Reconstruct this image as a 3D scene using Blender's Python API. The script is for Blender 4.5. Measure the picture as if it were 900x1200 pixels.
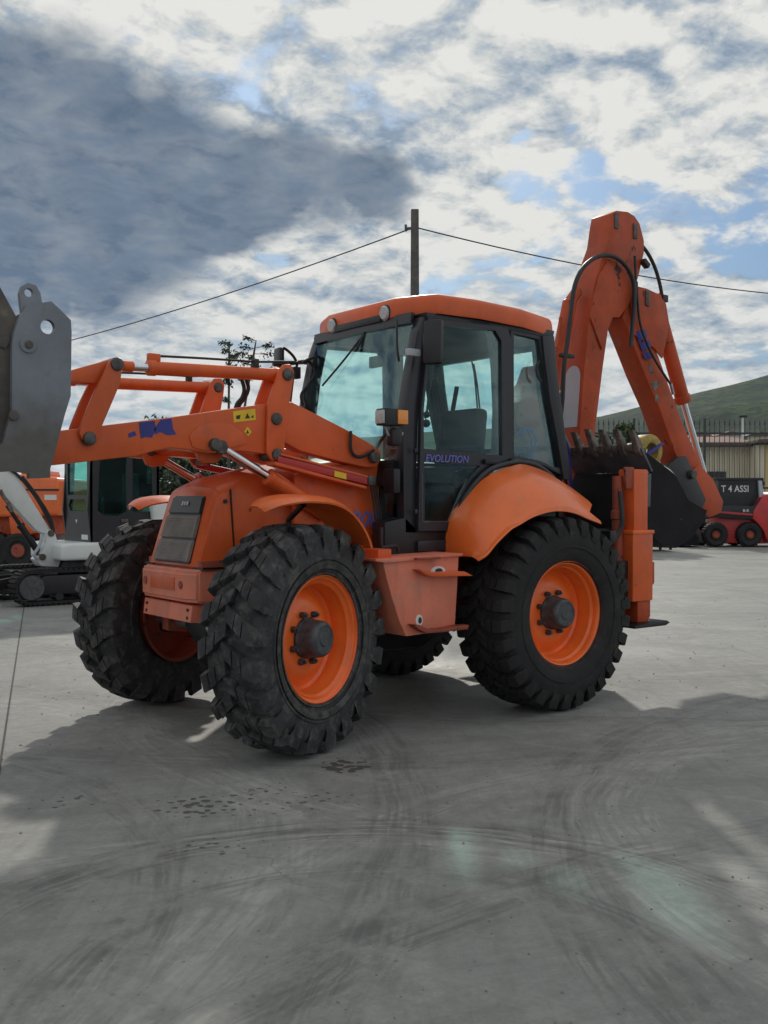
import bpy, bmesh, math, random
from mathutils import Vector, Matrix, noise as mnoise
from mathutils.geometry import tessellate_polygon
R = math.radians
random.seed(7)
for o in list(bpy.data.objects): bpy.data.objects.remove(o)
SC = bpy.context.scene
COL = SC.collection

# ------------------------------------------------------------------ camera
CAMP = Vector((-3.34, -6.27, 1.52)); YAW = 0.6476
FWD = Vector((math.sin(YAW), math.cos(YAW), 0)); RGT = Vector((math.cos(YAW), -math.sin(YAW), 0))
cd = bpy.data.cameras.new('camera'); cam = bpy.data.objects.new('camera', cd); COL.objects.link(cam)
cam.location = CAMP; cam.rotation_euler = (R(90) - 0.0105, 0, -YAW)
cd.sensor_fit = 'VERTICAL'; cd.sensor_height = 24; cd.lens = 24.0; cd.clip_start = .05; cd.clip_end = 6000
SC.camera = cam

# ------------------------------------------------------------------ sky and sun
SUN_EL = R(29.5); SUN_AZ = math.atan2(.60, .80)        # direction towards the sun (.60, .80)
w = bpy.data.worlds.new('World'); SC.world = w; w.use_nodes = True
nt = w.node_tree; nt.nodes.clear(); N = nt.nodes; L = nt.links
def nd(t, **k):
    n = N.new(t)
    for a, b in k.items():
        if a == 'ins':
            for i, v in b.items():
                if hasattr(v, 'is_output') or isinstance(v, bpy.types.NodeSocket): L.new(v, n.inputs[i])
                else: n.inputs[i].default_value = v
        else: setattr(n, a, b)
    return n
def mth(op, a, b=0., c=None, clamp=False):
    n = nd('ShaderNodeMath', operation=op, use_clamp=clamp, ins={0: a, 1: b})
    if c is not None:
        if isinstance(c, bpy.types.NodeSocket): L.new(c, n.inputs[2])
        else: n.inputs[2].default_value = c
    return n.outputs[0]
def ramp(v, lo, hi, a=0., b=1.):
    return nd('ShaderNodeMapRange', interpolation_type='SMOOTHSTEP', ins={0: v, 1: lo, 2: hi, 3: a, 4: b}).outputs[0]
def mixc(f, a, b):
    n = nd('ShaderNodeMix', data_type='RGBA', ins={0: f}); 
    for s, v in ((6, a), (7, b)):
        if isinstance(v, bpy.types.NodeSocket): L.new(v, n.inputs[s])
        else: n.inputs[s].default_value = (*v, 1)
    return n.outputs[2]
sky = nd('ShaderNodeTexSky', sky_type='NISHITA', sun_disc=False, sun_elevation=SUN_EL, sun_rotation=SUN_AZ, air_density=1.3, dust_density=1.0, ozone_density=1.5)
tc = nd('ShaderNodeTexCoord').outputs['Generated']
sp = nd('ShaderNodeSeparateXYZ', ins={0: tc})
zz = mth('ADD', mth('MAXIMUM', sp.outputs[2], 0.), .24)
cx = mth('DIVIDE', sp.outputs[0], zz); cy = mth('DIVIDE', sp.outputs[1], zz)
cp = nd('ShaderNodeCombineXYZ', ins={0: cx, 1: cy, 2: 0.}).outputs[0]
def nz(v, scale, detail, rough=.55, dist=0., off=(0, 0, 0)):
    m = nd('ShaderNodeVectorMath', operation='ADD', ins={0: v, 1: off})
    return nd('ShaderNodeTexNoise', ins={0: m.outputs[0], 'Scale': scale, 'Detail': detail, 'Roughness': rough, 'Distortion': dist}).outputs[0]
big = nz(cp, .9, 5, .5, .2, (3.1, 1.7, 0))
mid = nz(cp, 2.1, 9, .58, .35, (7.3, 2.2, 0))
fine = nz(cp, 9.5, 9, .6, .3, (1.3, 9.2, 0))
warp = nd('ShaderNodeVectorMath', operation='SUBTRACT', ins={0: nd('ShaderNodeTexNoise', ins={0: cp, 'Scale': 2.2, 'Detail': 7., 'Roughness': .6}).outputs[1], 1: (.5, .5, .5)})
warp2 = nd('ShaderNodeVectorMath', operation='SCALE', ins={0: warp.outputs[0], 3: .13}).outputs[0]
wd = nd('ShaderNodeVectorMath', operation='NORMALIZE', ins={0: nd('ShaderNodeVectorMath', operation='ADD', ins={0: tc, 1: warp2}).outputs[0]}).outputs[0]
def lobes(lst):
    acc = None
    for d, rad in lst:
        dt = nd('ShaderNodeVectorMath', operation='DOT_PRODUCT', ins={0: wd, 1: tuple(Vector(d).normalized())}).outputs['Value']
        v = ramp(dt, math.cos(rad * 1.25), math.cos(rad * .35))
        acc = v if acc is None else mth('ADD', acc, v)
    return acc
D = [(0.31, 0.893, 0.326), (0.374, 0.876, 0.305), (0.443, 0.845, 0.299), (0.51, 0.805, 0.302), (0.564, 0.771, 0.295), (0.304, 0.919, 0.249), (0.375, 0.897, 0.233), (0.434, 0.861, 0.266), (0.278, 0.882, 0.381), (0.177, 0.945, 0.277), (0.661, 0.637, 0.397), (0.715, 0.568, 0.409), (0.767, 0.528, 0.365), (0.769, 0.504, 0.393), (0.57, 0.794, 0.209), (0.28, 0.94, 0.197)]
dark = lobes([(D[0], .075), (D[1], .07), (D[2], .065), (D[3], .055), (D[4], .038), (D[5], .09), (D[6], .075), (D[7], .05), (D[9], .15), (D[15], .05)])
dark2 = lobes([(D[10], .05), (D[11], .07), (D[12], .07), (D[13], .07), (D[14], .04)])
B = [(0.415, 0.807, 0.421), (0.459, 0.78, 0.426), (0.522, 0.753, 0.4), (0.561, 0.717, 0.413), (0.681, 0.677, 0.278), (0.721, 0.63, 0.29), (0.777, 0.579, 0.249), (0.813, 0.532, 0.237), (0.722, 0.593, 0.356), (0.663, 0.671, 0.332), (0.488, 0.846, 0.215), (0.364, 0.912, 0.187), (0.743, 0.65, 0.159)]
hole = lobes([(B[4], .03), (B[5], .03), (B[6], .045), (B[7], .04), (B[8], .02), (B[9], .012), (B[10], .02), (B[11], .02), (B[12], .03)])
# cover: where cloud stands between us and the blue
cov = mth('ADD', mth('MULTIPLY', mid, .55), mth('MULTIPLY', fine, .45))
cov = mth('SUBTRACT', cov, mth('MULTIPLY', hole, .085))
cov = mth('ADD', cov, mth('MULTIPLY', mth('ADD', dark, dark2), .25))
cover = ramp(cov, .36, .47)
# brightness inside the cloud: relief towards the sun, thick parts dark
fine2 = nz(cp, 9.5, 9, .6, .3, (1.3 + .04, 9.2 + .055, 0))
mid2 = nz(cp, 2.1, 9, .58, .35, (7.3 + .09, 2.2 + .12, 0))
rel = mth('ADD', mth('MULTIPLY', mth('SUBTRACT', fine, fine2), 2.3), mth('MULTIPLY', mth('SUBTRACT', mid, mid2), 1.9))
rel = mth('MULTIPLY', rel, ramp(sp.outputs[2], .0, .30, .55, 1.))
lum = mth('ADD', mth('ADD', .81, rel), mth('MULTIPLY', mth('SUBTRACT', .5, big), .9))
lum = mth('SUBTRACT', lum, mth('MULTIPLY', mth('MAXIMUM', mth('SUBTRACT', mid, .52), 0.), 1.1))
lum = mth('SUBTRACT', lum, mth('MULTIPLY', mth('MINIMUM', dark2, 1.), .18))
lum = mth('MINIMUM', mth('MAXIMUM', lum, .24), 1.)
cr = nd('ShaderNodeValToRGB', ins={0: lum})
e = cr.color_ramp.elements; e[0].position = 0; e[0].color = (.17, .225, .31, 1); e[1].position = 1; e[1].color = (.77, .765, .73, 1)
for p_, c_ in ((.3, (.27, .34, .43, 1)), (.55, (.42, .475, .53, 1)), (.75, (.60, .62, .61, 1))):
    q = e.new(p_); q.color = c_
dk = mth('MULTIPLY', mth('MINIMUM', dark, 1.), mth('ADD', .88, mth('MULTIPLY', mth('SUBTRACT', fine, .5), .9)), clamp=True)
cc = mixc(dk, cr.outputs[0], mixc(mid, (.075, .115, .18), (.16, .215, .29)))
cc10 = nd('ShaderNodeVectorMath', operation='SCALE', ins={0: cc, 3: 10.}).outputs[0]
nsk = nd('ShaderNodeVectorMath', operation='MULTIPLY', ins={0: sky.outputs[0], 1: (.30, .42, .60)}).outputs[0]
fin = mixc(cover, nsk, cc10)
bg = nd('ShaderNodeBackground', ins={0: fin, 1: .1}); wo = nd('ShaderNodeOutputWorld', ins={0: bg.outputs[0]})
sl = bpy.data.lights.new('sun', 'SUN'); sl.energy = 1.85; sl.angle = R(1.6); sl.color = (1, .94, .84)
so = bpy.data.objects.new('sun', sl); COL.objects.link(so)
sd = Vector((.60 * math.cos(SUN_EL), .80 * math.cos(SUN_EL), math.sin(SUN_EL)))
so.rotation_euler = sd.to_track_quat('Z', 'Y').to_euler()
so.location = (20, 26, 20)
vs = SC.view_settings; vs.view_transform = 'Standard'; vs.look = 'None'; vs.exposure = 0.08; vs.gamma = 1

# ------------------------------------------------------------------ materials
def newmat(name):
    global N, L
    m = bpy.data.materials.new(name); m.use_nodes = True; N = m.node_tree.nodes; L = m.node_tree.links
    return m, N['Principled BSDF']
def mat(name, base, rough=.5, metal=0., var=.12, vscale=3., bump=.0, bscale=40., coat=0., fleck=None, fthr=.64, fscale=9., dust=None, dthr=.55, spec=.5, fstretch=(1, 1, 1), streak=0.):
    m, b = newmat(name)
    oc = nd('ShaderNodeTexCoord').outputs['Object']
    oi = nd('ShaderNodeNewGeometry').outputs['Position']
    n1 = nd('ShaderNodeTexNoise', ins={0: oi, 'Scale': vscale, 'Detail': 6., 'Roughness': .6}).outputs[0]
    c = mixc(ramp(n1, .3, .7), tuple(x * (1 - var) for x in base), tuple(min(1, x * (1 + var)) for x in base))
    if dust:
        n3 = nd('ShaderNodeTexNoise', ins={0: oi, 'Scale': vscale * 1.7, 'Detail': 8., 'Roughness': .68}).outputs[0]
        f = ramp(n3, dthr, dthr + .18); c = mixc(mth('MULTIPLY', f, .75), c, dust)
    ro = mth('ADD', rough - .08, mth('MULTIPLY', n1, .16))
    if streak:
        mp = nd('ShaderNodeVectorMath', operation='MULTIPLY', ins={0: oi, 1: (14, 14, 1.6)}).outputs[0]
        n5 = nd('ShaderNodeTexNoise', ins={0: mp, 'Scale': 1., 'Detail': 5.}).outputs[0]
        c = mixc(mth('MULTIPLY', ramp(n5, .5, .72), streak), c, tuple(x * .45 for x in base))
    if fleck:
        mp = nd('ShaderNodeVectorMath', operation='MULTIPLY', ins={0: oi, 1: fstretch}).outputs[0]
        n2 = nd('ShaderNodeTexNoise', ins={0: mp, 'Scale': fscale, 'Detail': 5., 'Roughness': .7}).outputs[0]
        f = ramp(n2, fthr, fthr + .03); c = mixc(f, c, fleck); ro = mth('ADD', ro, mth('MULTIPLY', f, .3))
    L.new(c, b.inputs['Base Color']); L.new(ro, b.inputs['Roughness'])
    b.inputs['Metallic'].default_value = metal; b.inputs['Coat Weight'].default_value = coat; b.inputs['Coat Roughness'].default_value = .12
    b.inputs['Specular IOR Level'].default_value = spec
    if bump:
        n4 = nd('ShaderNodeTexNoise', ins={0: oi, 'Scale': bscale, 'Detail': 4.}).outputs[0]
        bp_ = nd('ShaderNodeBump', ins={'Strength': bump, 'Distance': .01, 'Height': n4}); L.new(bp_.outputs[0], b.inputs['Normal'])
    return m
ORG = (.68, .112, .024)
M = {}
M['orange'] = mat('orange_paint', ORG, .42, var=.14, vscale=2.2, bump=.04, bscale=18, coat=.10, spec=.38, fleck=(.10, .04, .025), fthr=.69, fscale=16, dust=(.42, .105, .042), dthr=.53, streak=.12)
M['orange_clean'] = mat('orange_gloss_paint', (.82, .155, .027), .36, var=.10, vscale=2, bump=.03, bscale=9, coat=.3, fleck=(.25, .08, .05), fthr=.72, fscale=25, dust=(.62, .20, .08), dthr=.56, streak=.12)
M['orange_rim'] = mat('orange_rim_paint', (.90, .155, .018), .38, var=.1, vscale=5, bump=.05, bscale=30, coat=.3, fleck=(.12, .05, .03), fthr=.74, fscale=30, dust=(.5, .16, .05), dthr=.62)
M['orange_worn'] = mat('worn_orange_paint', (.44, .068, .020), .55, spec=.3, var=.2, vscale=3, bump=.08, bscale=22, coat=.1, fleck=(.055, .035, .032), fthr=.625, fscale=7.5, dust=(.36, .12, .07), dthr=.55, fstretch=(1, 1, .45))
M['orange_faded'] = mat('sun_faded_orange_paint', (.74, .215, .13), .55, var=.1, vscale=4, bump=.05, fleck=(.25, .10, .07), fthr=.70, fscale=12, dust=(.60, .24, .17), dthr=.5, streak=.25)
M['orange_dark'] = mat('grimy_orange_paint', (.30, .06, .03), .55, var=.2, vscale=5, fleck=(.05, .03, .03), fthr=.6, fscale=12)
M['red'] = mat('red_paint', (.42, .02, .02), .4, var=.1, coat=.2, fleck=(.1, .02, .02), fthr=.68)
M['black'] = mat('black_paint', (.012, .012, .015), .42, var=.2, vscale=6, bump=.03, dust=(.036, .035, .034), dthr=.58)
M['cabgrey'] = mat('anthracite_cab_paint', (.021, .022, .029), .36, var=.15, vscale=5, bump=.02, dust=(.045, .044, .048), dthr=.60)
M['liner'] = mat('grey_cab_lining', (.035, .033, .045), .85, var=.1)
M['seat'] = mat('grey_seat_fabric', (.050, .046, .060), .9, var=.15, bump=.2, bscale=200)
M['rubber'] = mat('tyre_rubber', (.036, .036, .039), .68, var=.35, vscale=8, bump=.35, bscale=60, dust=(.115, .108, .098), dthr=.47, spec=.35)
M['rubber2'] = mat('worn_tyre_rubber', (.023, .022, .023), .74, var=.25, vscale=6, bump=.2, bscale=70, dust=(.065, .060, .055), dthr=.55, spec=.3)
M['dusty'] = mat('dusty_sidewall_rubber', (.075, .074, .072), .85, var=.4, vscale=14, dust=(.03, .03, .03), dthr=.48, spec=.2)
M['hose'] = mat('hose_rubber', (.018, .018, .02), .5, var=.2)
M['steel'] = mat('bare_steel', (.42, .43, .45), .32, metal=.9, var=.2, vscale=12)
M['chrome'] = mat('chromed_rod', (.75, .78, .82), .16, metal=1., var=.05)
M['hub'] = mat('dark_hub_metal', (.075, .080, .088), .5, metal=.3, var=.3, vscale=18, bump=.2, bscale=60, dust=(.13, .12, .11), dthr=.5)
M['pin'] = mat('greasy_pin_metal', (.10, .095, .09), .5, metal=.5, var=.4, vscale=25)
M['bucket'] = mat('grey_bucket_paint', (.175, .195, .225), .48, var=.2, vscale=2.5, bump=.1, bscale=30, fleck=(.09, .07, .055), fthr=.70, fscale=9, dust=(.14, .135, .125), dthr=.52)
M['bucket_brown'] = mat('earth_stained_steel', (.10, .088, .078), .7, var=.3, vscale=5, bump=.3, bscale=25, fleck=(.17, .14, .11), fthr=.62, fscale=14)
M['bhbucket'] = mat('dark_bucket_steel', (.014, .013, .015), .75, spec=.2, var=.3, vscale=5, bump=.15, bscale=30, fleck=(.09, .07, .06), fthr=.68, fscale=12)
M['lip'] = mat('skylit_polished_steel', (.10, .10, .115), .5, metal=.2, var=.25, vscale=7, bump=.1)  # polished lip, paler than the shell: sky reflection put into its colour
M['rustgrey'] = mat('rusty_tooth_steel', (.17, .145, .13), .6, metal=.3, var=.5, vscale=20, bump=.2)
M['greypaint'] = mat('pale_grey_paint', (.42, .45, .50), .45, var=.08, vscale=3, fleck=(.2, .1, .07), fthr=.74, fscale=14)
M['grille'] = mat('grey_brown_grille', (.19, .17, .155), .6, var=.2, vscale=9, bump=.25, bscale=90, dust=(.20, .18, .165), dthr=.5)
M['blue'] = mat('blue_decal', (.03, .035, .23), .45, var=.2)
M['violet'] = mat('violet_lettering', (.14, .15, .48), .4, var=.05)
M['yellow'] = mat('yellow_sticker', (.75, .50, .02), .5, var=.1, vscale=12)
M['yellow_old'] = mat('worn_yellow_paint', (.38, .27, .06), .55, var=.3, vscale=14, fleck=(.1, .08, .05), fthr=.6, fscale=20)
M['ink'] = mat('black_print', (.02, .02, .02), .5)
M['amber'] = mat('amber_lens', (.85, .30, .04), .2, var=.05, coat=.6)
M['lampglass'] = mat('clear_lamp_lens', (.42, .44, .44), .15, var=.15, vscale=60, bump=.4, bscale=120, coat=.8)
M['white'] = mat('white_paint', (.66, .69, .68), .4, var=.06, vscale=3, coat=.2, fleck=(.2, .19, .17), fthr=.73, fscale=7)
M['whitelabel'] = mat('white_sticker', (.70, .70, .68), .5, var=.05)
M['wood'] = mat('weathered_concrete_pole', (.11, .10, .095), .85, var=.25, vscale=6)
M['wire'] = mat('black_cable', (.02, .02, .022), .6)
M['beige'] = mat('beige_sheet_cladding', (.60, .55, .42), .6, var=.06, vscale=1.2)
M['yellowwall'] = mat('yellow_rendered_wall', (.60, .46, .22), .8, var=.06, vscale=1)
M['brown'] = mat('brown_roof_trim', (.10, .075, .07), .7, var=.15)
M['roof'] = mat('clay_roof', (.22, .12, .09), .8, var=.3)
M['fence'] = mat('dark_fence_iron', (.035, .04, .045), .5, var=.1)
M['redskid'] = mat('skid_red_paint', (.50, .025, .025), .4, var=.12, coat=.2, fleck=(.1, .02, .02), fthr=.72)
M['trunk'] = mat('bark', (.09, .07, .05), .9, var=.3, vscale=8)
def leafmat(name, base):
    m, b = newmat(name)
    oi = nd('ShaderNodeNewGeometry').outputs['Position']
    n = nd('ShaderNodeTexNoise', ins={0: oi, 'Scale': 1.4, 'Detail': 4.}).outputs[0]
    L.new(mixc(ramp(n, .35, .65), tuple(x * .6 for x in base), tuple(x * 1.5 for x in base)), b.inputs['Base Color'])
    b.inputs['Roughness'].default_value = .6; b.inputs['Transmission Weight'].default_value = 0; b.inputs['Subsurface Weight'].default_value = 0
    return m
M['leaf'] = leafmat('dark_foliage', (.040, .060, .030)); M['leaf2'] = leafmat('green_foliage', (.065, .095, .035))
M['leafc'] = leafmat('conifer_foliage', (.030, .048, .028))
def glass(name, tint, rough=.02, gl=.10):
    m, b = newmat(name); N.remove(b); out = [n for n in N if n.type == 'OUTPUT_MATERIAL'][0]
    t = nd('ShaderNodeBsdfTransparent', ins={0: (*tint, 1)}); g = nd('ShaderNodeBsdfGlossy', ins={0: (.9, .95, 1, 1), 'Roughness': rough})
    fr = nd('ShaderNodeFresnel', ins={0: 1.45}).outputs[0]
    oi = nd('ShaderNodeNewGeometry').outputs['Position']
    du = nd('ShaderNodeBsdfDiffuse', ins={0: (.35, .36, .36, 1)})
    n = nd('ShaderNodeTexNoise', ins={0: oi, 'Scale': 5., 'Detail': 8., 'Roughness': .7}).outputs[0]
    mx = nd('ShaderNodeMixShader', ins={0: mth('ADD', mth('MULTIPLY', fr, .17), .0, clamp=True), 1: t.outputs[0], 2: g.outputs[0]})
    mx2 = nd('ShaderNodeMixShader', ins={0: mth('MULTIPLY', ramp(n, .4, .8), .018), 1: mx.outputs[0], 2: du.outputs[0]})
    L.new(mx2.outputs[0], out.inputs[0]); return m
M['glass'] = glass('green_tinted_cab_glass', (.84, .96, .95))
M['glass2'] = glass('green_tinted_glass', (.62, .88, .83))

# ------------------------------------------------------------------ helpers
WO = {}
def finish(o, label=None, cat=None, group=None, kind=None):
    if label: o['label'] = label
    if cat: o['category'] = cat
    if group: o['group'] = group
    if kind: o['kind'] = kind
    return o
def empty(name, loc, label, cat, group=None):
    o = bpy.data.objects.new(name, None); COL.objects.link(o); o.location = loc; o.empty_display_size = .2
    WO[o.name] = Vector(loc); return finish(o, label, cat, group)
def obj(name, bm, m, parent=None, label=None, smooth=38, centre=True, **k):
    me = bpy.data.meshes.new(name); bm.normal_update(); bm.to_mesh(me); bm.free()
    mats = m if isinstance(m, (list, tuple)) else [m]
    for q in mats: me.materials.append(M[q] if isinstance(q, str) else q)
    if smooth is not None:
        for p in me.polygons: p.use_smooth = True
        me.set_sharp_from_angle(angle=R(smooth))
    o = bpy.data.objects.new(name, me); COL.objects.link(o)
    c = Vector((0, 0, 0))
    if centre and len(me.vertices):
        co = [v.co for v in me.vertices]
        c = Vector([(min(v[i] for v in co) + max(v[i] for v in co)) / 2 for i in range(3)])
        me.transform(Matrix.Translation(-c))
    WO[o.name] = c.copy()
    o.location = c
    if parent: o.parent = parent; o.location = c - WO[parent.name]
    if label: o['label'] = label
    return finish(o, label, **k)
def A(ax, u, v, a):
    return (a, u, v) if ax == 'x' else (u, a, v) if ax == 'y' else (u, v, a)
def prism(pts, ax, a0, a1, bev=0., bm=None, seg=2, holes=None):
    t = bmesh.new()
    if holes:
        loops = [pts] + holes
        tri = tessellate_polygon([[Vector((p[0], p[1], 0)) for p in l] for l in loops])
        flat = [p for l in loops for p in l]
        v0 = [t.verts.new(A(ax, p[0], p[1], a0)) for p in flat]; v1 = [t.verts.new(A(ax, p[0], p[1], a1)) for p in flat]
        for a, b, c in tri:
            try: t.faces.new((v0[a], v0[b], v0[c])); t.faces.new((v1[c], v1[b], v1[a]))
            except ValueError: pass
        s = 0
        for l in loops:
            n = len(l)
            for i in range(n):
                j = (i + 1) % n; t.faces.new((v0[s + i], v0[s + j], v1[s + j], v1[s + i]))
            s += n
    else:
        v0 = [t.verts.new(A(ax, p[0], p[1], a0)) for p in pts]; v1 = [t.verts.new(A(ax, p[0], p[1], a1)) for p in pts]
        t.faces.new(v0); t.faces.new(v1[::-1]); n = len(pts)
        for i in range(n): t.faces.new((v0[(i + 1) % n], v0[i], v1[i], v1[(i + 1) % n]))
    bmesh.ops.recalc_face_normals(t, faces=t.faces)
    if bev:
        bmesh.ops.bevel(t, geom=[e_ for e_ in t.edges if not e_.is_boundary and e_.calc_face_angle(0) > .3], offset=bev, segments=seg, profile=.6, affect='EDGES', clamp_overlap=True)
    return merge(bm, t)
def merge(bm, t):
    if bm is None: return t
    me = bpy.data.meshes.new('tmp'); t.to_mesh(me); t.free(); bm.from_mesh(me); bpy.data.meshes.remove(me); return bm
def box(c, s, bev=.01, bm=None, rot=None, seg=2, taper=None):
    t = bmesh.new(); bmesh.ops.create_cube(t, size=1)
    for v in t.verts: v.co = Vector((v.co.x * s[0], v.co.y * s[1], v.co.z * s[2]))
    if taper:
        for v in t.verts:
            if v.co.z > 0: v.co.x *= taper; v.co.y *= taper
    if bev: bmesh.ops.bevel(t, geom=t.edges[:], offset=bev, segments=seg, profile=.6, affect='EDGES', clamp_overlap=True)
    mt = Matrix.Translation(c)
    if rot: mt = mt @ Matrix.Rotation(rot[2], 4, 'Z') @ Matrix.Rotation(rot[1], 4, 'Y') @ Matrix.Rotation(rot[0], 4, 'X')
    t.transform(mt); return merge(bm, t)
def cyl(p0, p1, r0, r1=None, n=20, bm=None, bev=0., rings=None):
    """straight barrel; rings = [(t, r), ...] along its length"""
    p0 = Vector(p0); p1 = Vector(p1); r1 = r0 if r1 is None else r1; d = p1 - p0; Lg = d.length
    prof = rings or [(0, r0), (1, r1)]
    if bev: prof = [(0, r0 - bev), (bev / Lg, r0), (1 - bev / Lg, r1), (1, r1 - bev)]
    q = d.to_track_quat('Z', 'Y').to_matrix(); t = bmesh.new(); rg = []
    for s, r in prof:
        rg.append([t.verts.new(p0 + q @ Vector((r * math.cos(6.28318 * i / n), r * math.sin(6.28318 * i / n), s * Lg))) for i in range(n)])
    for a, b in zip(rg, rg[1:]):
        for i in range(n): t.faces.new((a[i], a[(i + 1) % n], b[(i + 1) % n], b[i]))
    t.faces.new(rg[0][::-1]); t.faces.new(rg[-1]); return merge(bm, t)
def smoothpath(P_, k=5):
    P_ = [Vector(p) for p in P_]
    if len(P_) < 3: return P_
    o = []
    for i in range(len(P_) - 1):
        a = P_[max(i - 1, 0)]; b = P_[i]; c = P_[i + 1]; d = P_[min(i + 2, len(P_) - 1)]
        for j in range(k):
            t = j / k; o.append(.5 * ((2 * b) + (c - a) * t + (2 * a - 5 * b + 4 * c - d) * t * t + (3 * b - a - 3 * c + d) * t ** 3))
    return o + [P_[-1]]
def tube(path, r, n=8, bm=None, smooth=True):
    P_ = smoothpath(path) if smooth else [Vector(p) for p in path]
    t = bmesh.new(); rg = []; up = Vector((.3, .2, 1)).normalized()
    for i, p in enumerate(P_):
        d = (P_[min(i + 1, len(P_) - 1)] - P_[max(i - 1, 0)]).normalized()
        if abs(d.dot(up)) > .97: up = Vector((1, .2, .1)).normalized()
        s = d.cross(up).normalized(); u = s.cross(d).normalized(); up = u
        rr = r[i * (len(r) - 1) // max(1, len(P_) - 1)] if isinstance(r, (list, tuple)) else r
        rg.append([t.verts.new(p + s * rr * math.cos(6.28318 * k / n) + u * rr * math.sin(6.28318 * k / n)) for k in range(n)])
    for a, b in zip(rg, rg[1:]):
        for i in range(n): t.faces.new((a[i], a[(i + 1) % n], b[(i + 1) % n], b[i]))
    t.faces.new(rg[0][::-1]); t.faces.new(rg[-1]); bmesh.ops.recalc_face_normals(t, faces=t.faces)
    return merge(bm, t)
def grid(rows, bm=None, thick=0., closed=False):
    t = bmesh.new(); V = [[t.verts.new(p) for p in r] for r in rows]
    for a, b in zip(V, V[1:]):
        m_ = len(a)
        for i in range(m_ if closed else m_ - 1): t.faces.new((a[i], a[(i + 1) % m_], b[(i + 1) % m_], b[i]))
    bmesh.ops.recalc_face_normals(t, faces=t.faces)
    if thick: bmesh.ops.solidify(t, geom=t.faces[:], thickness=thick)
    return merge(bm, t)
def mirror(bm):
    t = bm.copy()
    for v in t.verts: v.co.y *= -1
    bmesh.ops.reverse_faces(t, faces=t.faces); return t
def both(name, fn, m, parent, **k):
    """one part on each side of the machine"""
    a = fn(); b = mirror(a); return obj(name, a, m, parent, **k), obj(name, b, m, parent, **k)
def lathe_y(prof, n=64, bm=None, close=False):
    """profile of (radius, y) turned about the y axis"""
    t = bmesh.new(); rg = []
    for r, y in prof: rg.append([t.verts.new((r * math.cos(6.28318530718 * i / n), y, r * math.sin(6.28318530718 * i / n))) for i in range(n)])
    pr = list(zip(rg, rg[1:])) + ([(rg[-1], rg[0])] if close else [])
    for a, b in pr:
        for i in range(n): t.faces.new((a[i], a[(i + 1) % n], b[(i + 1) % n], b[i]))
    bmesh.ops.recalc_face_normals(t, faces=t.faces); return merge(bm, t)
def text(name, s, m, parent, size, mtx, depth=.002, shear=0., **k):
    cu = bpy.data.curves.new(name, 'FONT'); cu.body = s; cu.size = size; cu.extrude = depth; cu.align_x = 'CENTER'; cu.align_y = 'CENTER'; cu.shear = shear; cu.resolution_u = 3; cu.offset = size * .012
    o = bpy.data.objects.new('tmp', cu); COL.objects.link(o)
    dg = bpy.context.evaluated_depsgraph_get(); me = bpy.data.meshes.new_from_object(o.evaluated_get(dg)); bpy.data.objects.remove(o)
    bm = bmesh.new(); bm.from_mesh(me); bpy.data.meshes.remove(me); bm.transform(mtx)
    return obj(name, bm, m, parent, smooth=None, **k)
FACE_NEG_Y = Matrix.Rotation(R(90), 4, 'X')          # text upright, facing -y, reading towards +x

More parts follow.
